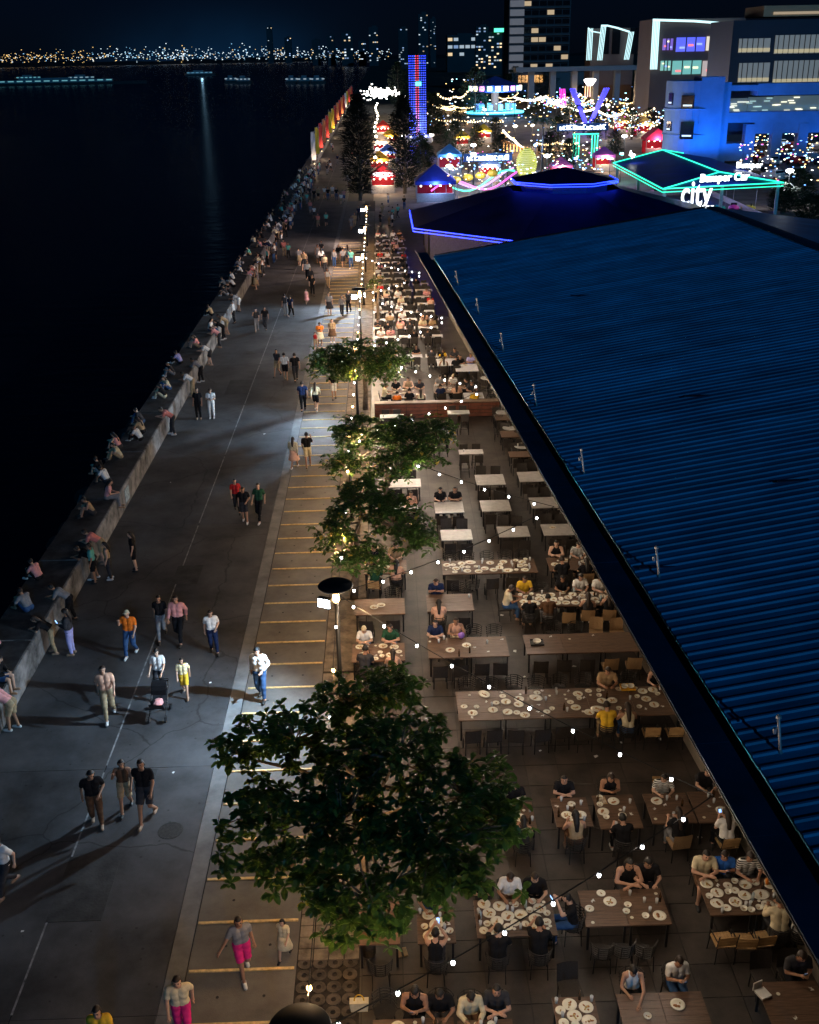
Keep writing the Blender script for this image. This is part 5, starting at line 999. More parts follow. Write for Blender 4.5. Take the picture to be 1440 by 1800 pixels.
# at the sea wall
for px, py, s, wh, sc, pn_x in ((128, 1150, 'phone charcoal long lilac trousers l', 'by the sea wall with baggy trousers', .98, 0), (96, 1148, 'lean black tee tan trousers l', 'with long hair hanging', .97, 1), (118, 1092, 'lean grey tee black trousers s', 'lowest of the leaners', 1.0, 1),
        (168, 1024, 'stand teal tee black shorts s', 'in teal at the wall', .95, 0), (196, 1018, 'stand tan tank charcoal trousers l', 'next to the teal shirt', .95, 0), (228, 1016, 'lean black tee charcoal shorts s', 'beside the salmon shirt', 1.0, 1), (240, 1003, 'stand black tee black shorts l', 'between the leaners', .98, 0), (259, 988, 'lean salmon tee khaki shorts s', 'in the closer group', 1.03, 1),
        (305, 764, 'lean salmon tee charcoal trousers s', 'alone past the sitting groups', 1.02, 1), (337, 696, 'lean white tee khaki trousers s', 'beside the dark pair', 1.04, 1), (375, 642, 'lean white tee charcoal shorts s', 'alone in the gap', 1.0, 1), (394, 597, 'lean black long black trousers l', 'at the bend of shadow', 1.0, 1), (413, 568, 'stand white long black trousers s', 'in a white blouse at the wall', 1.0, 0), (420, 548, 'lean grey tee white shorts s', 'by the white blouse', 1.0, 1), (440, 503, 'lean pink tee charcoal trousers l', 'in pink at the wall', 1.0, 1)):
    p = at(px, py)
    if pn_x: p = Vector((-11.55, p.y, 0))
    person((p.x, p.y, 0), rad(90+random.uniform(-12, 12)), sp(s), wh, sc, WALLG)
for px, py, s, wh in ((165, 905, 'ledge tan tank charcoal shorts s', 'bare-armed'), (198, 878, 'edge pink tee grey trousers l', 'in pink'), (190, 850, 'ledge white tee charcoal shorts s', 'behind the pink shirt'), (178, 835, 'ledge black tee grey shorts s', 'seaward of the group'), (212, 806, 'ledge cream tee khaki trousers s', 'beside the rucksack'), (200, 790, 'ledge pink tank charcoal shorts l', 'leaning together'), (248, 775, 'ledge white tee black trousers s', 'above the wall marks'),
        (290, 700, 'ledge black tee cream trousers l', 'with legs stretched'), (318, 640, 'ledge lilac tee black trousers s', 'with a red phone glow'), (305, 660, 'ledge charcoal tee grey trousers s', 'in the dark'), (400, 520, 'ledge charcoal tee grey shorts s', 'under the far crowd'), (412, 505, 'ledge white tee black shorts l', 'at the crowd end'), (395, 505, 'ledge grey tee black shorts s', 'at the outer edge')):
    p = at(px, py, .95); x = min(-12.1, max(-13.2, p.x))
    e = s.startswith('edge'); person((-12.28 if e else x, p.y, .985), rad(-80 if e else random.uniform(60, 120)), sp(s), wh, 1.0, WALLG)
for k in range(34):
    y = 22+k*2.05+random.uniform(-.8, .8); m_ = random.random(); s_ = (random.choice(('white', 'black', 'charcoal', 'grey', 'pink', 'cream', 'tan', 'navy')), random.choice(('tee', 'tee', 'long')), random.choice(('black', 'charcoal', 'denim', 'khaki')), random.choice(('trousers', 'shorts')), random.choice('ssl'))
    if any(abs(o.location.y-y) < .7 and o.location.x < -11 for o in LIST): continue
    if m_ < .5: person((random.uniform(-13.0, -12.3), y, .985), rad(random.uniform(50, 130)), ('ledge',)+s_, 'along the shore', 1.0, WALLG)
    elif m_ < .6: person((-12.28, y, .985), rad(-90+random.uniform(-15, 15)), ('edge',)+s_, 'along the shore', 1.0, WALLG)
    elif m_ < .85: person((-11.55, y, 0), rad(90+random.uniform(-12, 12)), ('lean',)+s_, 'along the shore', 1.0, WALLG)
COLS = ['white', 'black', 'charcoal', 'grey', 'pink', 'white', 'navy', 'cream', 'black', 'salmon', 'teal', 'white', 'tan']
def rnd(pn): return (pn, random.choice(COLS), random.choice(('tee', 'tee', 'long', 'tank')), random.choice(('black', 'charcoal', 'denim', 'khaki', 'grey')), random.choice(('trousers', 'trousers', 'shorts', 'skirt')), random.choice('ssl'))
for k in range(84):
    y = 92+k*1.22+random.uniform(-.6, .6); x = random.choice((-11.5, -11.55, -11.1, -10.7)); pn = 'lean' if x < -11.45 else random.choice(('stand', 'phone', 'stand'))
    person((x, y, 0), rad(90+random.uniform(-35, 35)), rnd(pn), 'in far crowd' , random.uniform(.9, 1.05), WALLG)
for k in range(30): person((random.uniform(-13.2, -12.2), 90+k*3.2+random.uniform(-2, 2), .985), rad(random.uniform(40, 140)), rnd('ledge'), 'in far crowd', 1.0, WALLG)
for px, py in ((500, 452), (508, 455), (527, 468), (535, 475), (541, 492), (547, 505), (560, 462), (566, 470), (572, 480), (588, 470), (597, 462), (604, 470), (612, 462), (618, 472), (566, 452), (545, 350), (553, 355), (560, 352), (571, 350), (577, 352), (585, 348), (592, 352), (546, 375), (553, 385), (560, 400), (574, 398), (540, 360), (600, 360), (605, 355), (618, 405), (624, 400), (631, 388)):
    stroll(px, py, random.choice((0, 180, 170, 10, 190)), ' '.join(rnd(random.choice(('walk', 'walk', 'stand')))), 'in far crowd', random.uniform(.92, 1.05))
for k in range(44):
    px, py = random.choice(((random.uniform(640, 720), random.uniform(355, 410)), (random.uniform(640, 700), random.uniform(340, 400)), (random.uniform(830, 1050), random.uniform(262, 330)), (random.uniform(560, 625), random.uniform(240, 330)), (random.uniform(575, 610), random.uniform(180, 250))))
    stroll(px, py, random.uniform(0, 360), ' '.join(rnd(random.choice(('walk', 'stand', 'stand')))), 'at the fair end', random.uniform(.92, 1.05), 'people at the fair')

# ================================================================== TERRACE
# --- lamp posts with black disc reflectors
LAMPY = [12.2]+[13.35+14.2*i for i in range(1, 8)]; LX = -1.68
M_DISC = mat('black lamp disc', (.008, .009, .011), .55, .1, 3); BULBW = emit('warm filament bulb', (1, .6, .22), 14); BULBC = emit('cool string bulb', (.92, .96, 1.0), 16); FLOOD = emit('flood lamp face', (.75, .88, 1), 30)
ORDL = ['first', 'second', 'third', 'fourth', 'fifth', 'sixth', 'seventh', 'eighth']
for i, y in enumerate(LAMPY):
    t = empty('lamp_post', (LX, y, 0)); tag(t, 'black lamp post with a disc top, %s from the camera' % ORDL[i], 'lamp post', 'disc-topped lamp posts')
    MB().tube([(0, 0, 0), (0, 0, .3), (0, 0, 4.0)], [.1, .075, .055], 10).build('pole', M_BLACKMETAL, t, smooth=True)
    MB().lathe([(.05, -.1), (.5, -.02), (.52, 0), (.5, .025), (.1, .06), (.02, .065)], 28, (0, 0, 4.2)).build('disc', M_DISC, t, smooth=True)
    MB().lathe([(.06, -.5), (.11, -.42), (.09, -.25), (.05, -.08)], 10, (0, 0, 4.15)).build('lantern', BULBW, t)
    light('lantern_light', 'POINT', (.45, -.8, 3.62), (60 if i == 0 else 170) if i < 4 else 420, (1, .62, .28), t, .08)
    if i in (1, 3, 4, 5, 6, 7):
        f = MB().box((0, 0, 0), (.42, .16, .3)).build('flood_lamp', M_BLACKMETAL, t, (-.32, -.12, 3.72), rad(-25)); MB().box((0, -.083, 0), (.38, .012, .26)).build('lamp_face', FLOOD, f)
        MB().tube([(0, 0, 3.72), (-.28, -.08, 3.72)], .02, 6).build('arm', M_BLACKMETAL, t)
        light('flood_light', 'SPOT', (-.4, -.28, 3.68), {1: 3600, 3: 3600, 4: 700, 5: 5200, 6: 3000, 7: 3400}[i], (.5, .75, 1.0) if i < 6 else (1, .72, .62), t, .06, {1: (-4.0, -1.0, -3.4), 3: (-5, -2.4, -3.7), 4: (-5, 2, -3.7), 5: (-4.4, -4.6, -3.7), 6: (-5, 1, -3.2), 7: (-5, 2, -3.0)}[i], 118, 1.0)
# --- string lights
BMC = MB().ball((0, 0, -.09), (.038, .038, .05), 8, 6).lathe([(.018, -.05), (.02, 0), (.008, .015)], 6, mi=1).mesh('bulb', [BULBC, M_BLACKMETAL]); BMW = MB().ball((0, 0, -.1), (.05, .05, .06), 8, 6).lathe([(.02, -.05), (.022, 0), (.008, .015)], 6, mi=1).mesh('bulb', [BULBW, M_BLACKMETAL])
def string(p0, p1, n, label, sag=.25, warm=(), lit=1, pw=68, colr=(1, .82, .64)):
    p0, p1 = Vector(p0), Vector(p1); t = empty('string_light', p0); tag(t, label, 'string lights', 'string lights over the terrace')
    P = lambda f: p0.lerp(p1, f)-p0+Vector((0, 0, -sag*4*f*(1-f))); MB().tube([P(k/12) for k in range(13)], .013, 4).build('cable', M_BLACKMETAL, t)
    for k in range(n):
        q = P((k+.6)/(n+.35)); w = k in warm; put('bulb', BMW if w else BMC, t, q)
        if k % lit == 0: light('bulb_light', 'POINT', q+Vector((0, 0, -.22)), pw*(9 if w else 1)*lit, (1, .56, .22) if w else colr, t, .05)
for i in range(7):
    y = LAMPY[i]; ya = y+5.4; an = (XE(ya)-.06, ya, 4.2)
    if i < 5: string((LX, y, 3.95), an, 8, 'cable of pale bulbs from lamp post %s to the eave, away from the camera' % ORDL[i], lit=1 if i < 4 else 2, pw=(38, 50, 78, 85, 95)[i])
    if i < 5: string((LX, LAMPY[i+1], 3.95), an, 9, 'cable of pale bulbs from lamp post %s to the eave, back towards the camera' % ORDL[i+1], lit=1 if i < 4 else 2, pw=(42, 55, 78, 85, 95)[i])
    string((LX+.05, y, 3.9), (LX+.05, LAMPY[i+1], 3.9), 7, 'cable of warm and pale bulbs between lamp posts %s and %s' % (ORDL[i], ORDL[i+1]), .3, (0, 2, 5), lit=1 if i < 4 else 2, pw=18)
# --- chairs
def legs(b_parent, w, d, z, r=.014, sp_=.02):
    for sx in (-1, 1):
        for sy in (-1, 1): MB().tube([(sx*(w/2+sp_), sy*(d/2+sp_), 0), (sx*w/2, sy*d/2, z)], r, 6).build('leg', M_BLACKMETAL, b_parent)
def arc(r, z, a0, a1, n=9, sy=1.0): return [(r*math.sin(a0+(a1-a0)*k/n), -r*sy*math.cos(a0+(a1-a0)*k/n), z) for k in range(n+1)]
def chair_round():
    t = empty('round_back_chair', (0, 0, 0)); legs(t, .34, .34, .44); MB().lathe([(.2, .42), (.23, .435), (.23, .455), (.1, .45)], 16).build('seat', M_RATTAN, t)
    for k in range(5): MB().tube(arc(.24+.01*k, .53+.07*k, -1.75+.12*k, 1.75-.12*k), .014, 5).build('back_slat', M_RATTAN, t)
    b = MB(); 
    for a in (-1.3, -.45, .45, 1.3): b.tube([(.23*math.sin(a), -.23*math.cos(a), .44), (.285*math.sin(a*.9), -.285*math.cos(a*.9), .83)], .012, 5)
    b.build('back_frame', M_BLACKMETAL, t); return t
def chair_square(name, m, arm=False):
    t = empty(name, (0, 0, 0)); legs(t, .4, .38, .44, .016, .01); MB().box((0, 0, .45), (.46, .44, .05)).build('seat', m, t)
    b = MB(); b.quadlist([(x, -.2-.07*(j/3)-.03*(1-(x/.23)**2), .47+.14*j) for j in range(4) for x in (-.23, -.08, .08, .23)], [(j*4+i, j*4+i+1, j*4+i+5, j*4+i+4) for j in range(3) for i in range(3)]); 
    b.quadlist([(x, -.225-.07*(j/3)-.03*(1-(x/.23)**2), .47+.14*j) for j in range(4) for x in (-.23, -.08, .08, .23)], [(j*4+i, j*4+i+4, j*4+i+5, j*4+i+1) for j in range(3) for i in range(3)]); b.build('backrest', m, t)
    return t
def chair_slat():
    t = empty('slatted_chair', (0, 0, 0)); legs(t, .4, .4, .44, .015, .03)
    for k in range(6): MB().box((-.19+k*.076, 0, .455), (.068, .44, .022)).build('seat_slat', M_SLATWOOD, t)
    for k in range(3): MB().box((0, -.235-.02*k, .56+.1*k), (.44, .02, .075)).build('back_slat', M_SLATWOOD, t)
    b = MB(); 
    for s in (-1, 1): b.tube([(s*.22, -.2, .44), (s*.22, -.29, .86)], .014, 5); b.tube([(s*.22, -.25, .64), (s*.23, .18, .63), (s*.22, .2, .44)], .014, 5)
    b.build('frame', M_BLACKMETAL, t); return t
def bar_stool():
    t = empty('bar_stool', (0, 0, 0)); legs(t, .32, .32, .76, .016, .05); MB().box((0, 0, .775), (.4, .38, .05)).build('seat', M_PARSON, t); MB().box((0, -.2, .96), (.4, .03, .32)).build('backrest', M_PARSON, t)
    b = MB(); 
    for s in (-1, 1): b.tube([(-.19, s*.19, .3), (.19, s*.19, .3)], .012, 5); b.tube([(s*.19, -.19, .3), (s*.19, .19, .3)], .012, 5)
    b.build('foot_rail', M_BLACKMETAL, t); return t
PROTO = {'o': (chair_round(), 'dark round-backed chair'), 'w': (chair_square('wicker_chair', M_TAN), 'tan wicker chair'), 'p': (chair_square('woven_chair', M_PARSON), 'dark square-backed chair'), 's': (chair_slat(), 'honey slatted chair'), 'b': (bar_stool(), 'tall bar stool')}
def far_chair():
    b = MB(); b.box((0, 0, .45), (.44, .42, .05)); b.box((0, -.2, .68), (.44, .03, .4))
    for sx in (-1, 1):
        for sy in (-1, 1): b.box((sx*.18, sy*.17, .22), (.03, .03, .44))
    return b.mesh('dining_chair', M_PARSON)
FARCH = far_chair(); USED = set(); CHG = 'terrace chairs'
def chair(kind, x, y, rz, label):
    if kind == 'f': o = put('dining_chair', FARCH, None, (x, y, 0), rz); tag(o, label, 'chair', CHG); return o
    pr, nm = PROTO[kind]
    if kind in USED: o = copy_tree(pr, (x, y, 0), rz)
    else: o = pr; o.location = (x, y, 0); o.rotation_euler = (0, 0, rz); USED.add(kind)
    tag(o, nm+' '+label, 'chair', CHG); return o
# --- tables
M_FARTOP = mat('white laminate tabletop', (.62, .6, .62), .4, .08, 4)
def table(x0, x1, y0, y1, style, label):
    z = 1.02 if style == 'high' else .74; cx, cy, w, d = (x0+x1)/2, (y0+y1)/2, x1-x0, y1-y0; t = empty('dining_table', (cx, cy, 0)); tag(t, label, 'table', 'terrace tables')
    m = {'wood': M_TOP, 'red': M_TOP2, 'pale': M_PALE, 'high': M_PALE, 'far': M_FARTOP}[style]
    if style == 'far':
        MB().box((0, 0, z-.02), (w, d, .04)).build('tabletop', m, t); b = MB(); b.box((0, 0, .36), (.08, .08, .7)); b.box((0, 0, .015), (.5, .45, .03)); b.build('pedestal', M_BLACKMETAL, t); return t
    if style in ('wood', 'red'):
        n = max(2, round(d/.2))
        for k in range(n): MB().box((0, -d/2+d*(k+.5)/n, z-.02+random.uniform(-.001, .001)), (w, d/n-.004, .036)).build('plank', m, t)
    else: MB().box((0, 0, z-.018), (w, d, .036)).build('tabletop', m, t)
    MB().box((0, 0, z-.06), (w-.12, d-.12, .04)).build('apron', M_BLACKMETAL, t)
    for sx in (-1, 1):
        for sy in (-1, 1): MB().box((sx*(w/2-.07), sy*(d/2-.07), (z-.05)/2), (.05, .05, z-.05)).build('leg', M_BLACKMETAL, t)
    return t
# --- tableware
PL = {}
for nm, r, sx in (('plate', .15, 1.0), ('small_plate', .105, 1.0), ('oval_dish', .155, 1.35)):
    PL[nm] = MB().lathe([(r*.5, 0), (r*.62, .003), (r*.72, .012), (r, .022), (r, .027), (r*.7, .017), (r*.55, .009), (.001, .008)], 20, sx=sx).mesh(nm, M_PLATE, True)
PL['bowl'] = MB().lathe([(.045, 0), (.07, .02), (.085, .055), (.08, .056), (.062, .022), (.001, .012)], 16).mesh('bowl', M_PLATE, True)
PL['sauce_dish'] = MB().lathe([(.025, 0), (.042, .02), (.038, .021), (.001, .01)], 12).mesh('sauce_dish', M_PLATE, True)
PL['tumbler'] = MB().lathe([(.028, 0), (.036, .13), (.033, .13), (.026, .012), (.001, .012)], 12).mesh('tumbler', M_GLASS, True)
PL['bottle'] = MB().lathe([(.032, 0), (.032, .16), (.013, .21), (.013, .25), (.001, .25)], 10).mesh('bottle', mat('brown bottle glass', (.06, .03, .012), .15, spec=.8), True)
PL['water_bottle'] = MB().lathe([(.036, 0), (.036, .17), (.018, .2), (.018, .22), (.001, .22)], 10).mesh('water_bottle', mat('pale water bottle', (.4, .5, .55), .2), True)
def lump(seed, r, n=5):
    R_ = random.Random(seed); b = MB()
    for k in range(n): a = R_.uniform(0, 6.28); q = r*R_.random()**.5*.6; b.ball((q*math.cos(a), q*math.sin(a), .012), (r*R_.uniform(.12, .42), r*R_.uniform(.12, .35), R_.uniform(.006, .016)), 7, 4, 0 if R_.random() < .6 else 1, Matrix.Rotation(a, 3, 'Z'))
    return b.mesh('food', [M_FOOD, M_SAUCE], True)
FOOD = [lump(k, .12) for k in range(5)]; FOODS = [lump(9+k, .055, 3) for k in range(3)]
tis = MB(); _R = random.Random(4)
for k in range(5): tis.quadlist([(_R.uniform(-.06, .06), _R.uniform(-.06, .06), _R.uniform(.004, .035)) for _ in range(4)], [(0, 1, 2, 3)])
PL['tissue'] = tis.mesh('tissue', M_TISSUE)
DESC = {'plate': 'white plate with food scraps', 'small_plate': 'small white plate', 'oval_dish': 'oval white serving dish', 'bowl': 'small white bowl', 'sauce_dish': 'tiny sauce dish', 'tumbler': 'clear glass tumbler', 'bottle': 'brown bottle', 'water_bottle': 'pale water bottle', 'tissue': 'crumpled white tissue'}
RADI = {'plate': .145, 'small_plate': .1, 'oval_dish': .17, 'bowl': .08, 'sauce_dish': .045, 'tumbler': .045, 'bottle': .04, 'water_bottle': .045, 'tissue': .08}
def serve(x0, x1, y0, y1, z, items, where, R_):
    placed = []
    for nm in items:
        r = RADI[nm]
        for tr_ in range(40):
            x, y = R_.uniform(x0+r, x1-r), R_.uniform(y0+r*.8, y1-r*.8)
            if all((x-a)**2+(y-c)**2 > (r+q)**2*.9 for a, c, q in placed):
                placed.append((x, y, r)); o = put(nm, PL[nm], None, (x, y, z+.001), R_.uniform(0, 6.28)); tag(o, DESC[nm]+' on '+where, nm.replace('_', ' '), 'tableware on the terrace')
                if nm in ('plate', 'oval_dish'): put('food', R_.choice(FOOD), o, (0, 0, .004), R_.uniform(0, 6.28))
                if nm in ('bowl', 'small_plate'): put('food', R_.choice(FOODS), o, (0, 0, .008))
                break
def mk(s):
    out = []
    for tok in s.split():
        n = int(tok[1:]) if len(tok) > 1 else 1; out += [{'P': 'plate', 'S': 'small_plate', 'O': 'oval_dish', 'B': 'bowl', 'D': 'sauce_dish', 'G': 'tumbler', 'K': 'bottle', 'W': 'water_bottle', 'T': 'tissue'}[tok[0]]]*n
    return out
SEATG = 'diners on the terrace'
# (where, x0, yfar, x1, ynear, tables, style, items, far seats, near seats, [seaward end], [roof end])
T = [
 ("the tree-covered plank table", 630, 1585, 703, 1660, 1, 'red', 'T1', ['-'], ['o'], None, None),
 ("the tree-trunk table", 733, 1600, 800, 1658, 1, 'wood', 'O1 P2 S1 B2 G1', ['o:eat charcoal tee denim trousers l'], ['o:photo black tank charcoal trousers s'], None, None),
 ("the crowded square table", 835, 1580, 975, 1646, 1, 'wood', 'P9 S5 B6 D4 G4 W2 T1', ['o:sitphone black tee charcoal trousers s', 'o:eat white tee brown trousers s', 'o:eat black tee black trousers s'], ['o:reach black tee charcoal trousers s', 'o:reach black tee black trousers s'], None, 'o:photo black tee denim trousers s'),
 ("the broad corner-laid table", 1022, 1563, 1172, 1627, 2, 'wood', 'P2 S2 B3 D2 G2', ['-', '-', 'o:rest black tank charcoal shorts l', 'o:eat black tee black trousers l'], ['o', 'o', 'o', '-'], None, None),
 ("the family table", 1236, 1543, 1395, 1607, 2, 'wood', 'P9 O2 S4 B7 D5 G4 T2 W1', ['o:rest cream tee brown shorts s', 'o:sitphone blue tee charcoal trousers s', 'o:eat striped tee charcoal trousers s', 'o:eat black tank black trousers s'], ['s', 's', 's', 'o:eat cream long charcoal trousers s', 'o:eat white tee black trousers s'], None, None),
 ("the half-shaded small table", 880, 1410, 940, 1457, 1, 'wood', 'P1 G2 T1', ['o:eat black tee charcoal trousers s'], ['o:eat charcoal tank black trousers l'], None, None),
 ("the bottle table", 973, 1402, 1037, 1453, 1, 'wood', 'P2 S1 B1 K2 G2', ['o:rest black tee black trousers s'], ['o:eat tan tank brown skirt l'], None, None),
 ("the menu-card table", 1048, 1397, 1122, 1456, 1, 'wood', 'P2 S1 B3 G1', ['o:sitphone black tank black trousers l'], ['o:eat black tee black trousers s'], None, None),
 ("the striped-shirt table", 1138, 1394, 1216, 1447, 1, 'wood', 'P1 G1 T2', ['s:eat striped tee black trousers s'], ['w:eat black tee grey trousers l'], None, None),
 ("the eave-side small table", 1218, 1390, 1300, 1445, 1, 'wood', 'P1 S1 G2 T1', ['o:eat black tee charcoal trousers s'], ['s:sitphone white tee black trousers l'], None, None),
 ("the lowest seaward table", 655, 1790, 800, 1852, 2, 'wood', 'P3 B2 D1 G2', ['o', 'o:sitphone black tank black trousers l', 'o:eat black tee charcoal trousers s'], [], None, None),
 ("the lowest middle table", 806, 1792, 905, 1852, 1, 'wood', 'P2 S2 B2 G2', ['o:eat cream long brown trousers s', 'o:rest charcoal tee black trousers s'], [], None, None),
 ("the lowest plate-filled table", 975, 1752, 1052, 1815, 1, 'wood', 'P4 O1 S2 B2 G2', ['p'], [], None, None),
 ("the pink-bag table", 1090, 1744, 1245, 1815, 2, 'wood', 'P1 B1', ['o:reach white tank black skirt l', 'o:sitphone white tee denim trousers s'], [], None, None),
 ("the lowest eave table", 1345, 1724, 1455, 1815, 1, 'wood', 'T2 D1', ['p', 'p:sitphone charcoal tee black trousers s'], [], None, None),
 ("the long littered table", 803, 1210, 1190, 1261, 5, 'wood', 'P16 O3 S9 B10 D8 G6 T10 K2', ['o', 'o', 'o', 'o', 'o', 'o', 'o:eat tan tee brown trousers s', 'o', 'o:eat black tank black trousers l'], ['p', 'p', 'p', 'p', 'p', 'p', 'o:eat yellow tee khaki trousers s', 'o:eat cream tank denim trousers l', 's', 's'], None, None),
 ("the black-tray table", 922, 1113, 1122, 1147, 3, 'wood', 'T2 D1', ['-', 'o', 'o', 'w', 'w'], ['p', 'p', 'p', 'w', 'w'], None, None),
 ("the purple-ball table", 752, 1120, 893, 1155, 2, 'wood', 'P2 K1 T2 G1', ['o:rest navy tee charcoal trousers s', 'o:rest peach tank cream shorts l', 'o', 'o'], ['p', 'p', 'p', 'p'], None, None),
 ("the lamp-pole table", 619, 1131, 712, 1162, 1, 'red', 'P5 S2 B3 D2 T1', ['o:rest white tee denim trousers c', 'o:rest green tee denim trousers s'], ['o:sitphone charcoal tee black trousers s', 'o:eat peach tank black trousers l'], None, None),
 ("the two-plate brown table", 624, 1052, 712, 1080, 1, 'red', 'P2', ['-', 'o'], ['p', 'p'], None, None),
 ("the reader's dark table", 750, 1044, 832, 1074, 1, 'wood', 'G1', ['o:sitphone navy tee black trousers s', 'o'], ['o:sitphone peach tee charcoal trousers l', 'p'], None, None),
 ("the crowded feast table", 908, 1040, 1078, 1065, 3, 'wood', 'P16 O3 S6 B8 G6 W2', ['o:eat yellow tee black trousers s', 'o', 'o:eat black tee black trousers s', 'o:eat white tee charcoal trousers l', 'o:eat white tee black trousers s'], ['o:eat black tee charcoal trousers s', 'o:eat brown tee grey trousers s', 'w', 'w:eat charcoal tank black trousers l', 'w:reach black tank black trousers l'], 'p:eat cream tee denim trousers s', None),
 ("the eave four-seater", 963, 979, 1042, 1002, 1, 'wood', 'O1 P4 S1 G3', ['o:rest black tank black trousers l', 'o:eat striped tee black trousers s'], ['p:eat black tee black trousers s', 'w:eat black tee charcoal trousers l'], None, None),
 ("the long cleared table", 777, 984, 943, 1008, 3, 'wood', 'P13 O2 S6 B4 G9', ['o', 'o', 'o', 'o', 'o'], ['p', 'o', 'p', 'p', 'o'], None, None),
 ("the tree-side table", 640, 985, 715, 1008, 1, 'red', 'P3 S2 G2', ['o:eat black tee black trousers s', 'o:eat tan tee khaki trousers s'], ['s:eat green tee brown trousers s', 'o:eat peach tee charcoal trousers l'], None, None),
 ("the closest seaward pale table", 775, 931, 830, 949, 1, 'pale', '', ['p', 'p'], ['p', 'p'], None, None),
 ("the closest middle pale table", 875, 925, 930, 943, 1, 'pale', '', ['p', 'p'], ['p', 'p'], None, None),
 ("the closest eave pale table", 953, 921, 1010, 940, 1, 'pale', 'P1', ['p', 'p'], ['p', 'p'], None, None),
 ("the middle-row seaward pale table", 764, 882, 815, 901, 1, 'pale', '', ['p:eat black tee black trousers s', 'p:rest black tee brown trousers l'], ['p', 'p'], None, None),
 ("the middle-row inner pale table", 845, 879, 897, 898, 1, 'pale', '', ['p', 'p'], ['p', 'p'], None, None),
 ("the middle-row eave pale table", 932, 874, 978, 892, 1, 'pale', '', ['p', 'p'], ['p', 'p'], None, None),
 ("the tree-covered pale table", 683, 842, 740, 856, 1, 'pale', '', ['p', 'p'], ['p', 'p'], None, None),
 ("the third-row inner pale table", 836, 834, 887, 852, 1, 'pale', 'T1', ['p', 'p'], ['p', 'p'], None, None),
 ("the third-row eave pale table", 911, 829, 955, 846, 1, 'pale', '', ['p', 'p'], ['p', 'p'], None, None),
 ("the trunk-side pale table", 691, 888, 735, 899, 1, 'pale', 'P1 G1', ['p', 'p:rest peach tank black trousers l'], ['p', 'p'], None, None),
 ("the mid-floor high table", 807, 790, 850, 801, 1, 'high', 'G1', ['b', 'b'], ['b', 'b'], None, None),
 ("the planter-side high table", 787, 721, 826, 731, 1, 'high', '', ['b', 'b'], ['b', 'b'], None, None),
 ("the planter-end high table", 668, 728, 710, 738, 1, 'high', 'G1', ['b', 'b'], ['b', 'b'], None, None),
 ("the leaf-hidden high table", 745, 757, 790, 768, 1, 'high', 'G1', ['b', 'b'], ['b', 'b'], None, None),
 ("the farthest dark eave table", 870, 728, 905, 738, 1, 'wood', '', ['p', 'p'], ['p', 'p'], None, None),
 ("the middle dark eave table", 880, 757, 920, 768, 1, 'wood', '', ['p', 'p'], ['p', 'p'], None, None),
 ("the closer dark eave table", 895, 793, 935, 803, 1, 'wood', '', ['p', 'p'], ['p', 'p'], None, None),
 ("the packed planter table", 688, 684, 748, 700, 2, 'wood', 'P4 S3 B2', ['p:eat black tee black trousers s', 'p:eat tan tank brown trousers s', 'p:eat charcoal tee black trousers l'], ['p:eat orange tee denim trousers s', 'p:eat black tee grey trousers s', 'p:eat cream tank charcoal trousers l'], 'p:eat cream tee black trousers s', None),
 ("the packed inner table", 762, 676, 812, 690, 1, 'wood', 'P3 S2 G2', ['p:eat grey tee black trousers s', 'p:eat white tee charcoal trousers c'], ['p:eat navy tee black trousers s', 'p:eat peach tee black trousers l'], None, 'p:eat black tee black trousers s'),
 ("the yellow-shirt table", 815, 690, 850, 700, 1, 'far', 'P2', ['p:eat charcoal tee black trousers l'], ['p:eat yellow tee black trousers s'], None, None),
 ("the packed rear table", 768, 630, 812, 642, 1, 'far', 'P2', ['p:eat yellow tee black trousers s', 'p:eat charcoal tee black trousers s'], ['p:eat white tank charcoal trousers l', 'p:eat black tee black trousers s'], None, None),
 ("the denim-sitter table", 800, 640, 840, 652, 1, 'far', 'P1', ['p:rest black tee denim trousers s', 'p:rest lilac tee blue trousers l'], ['p', 'p'], None, None),
]
RS_ = random.Random(77)
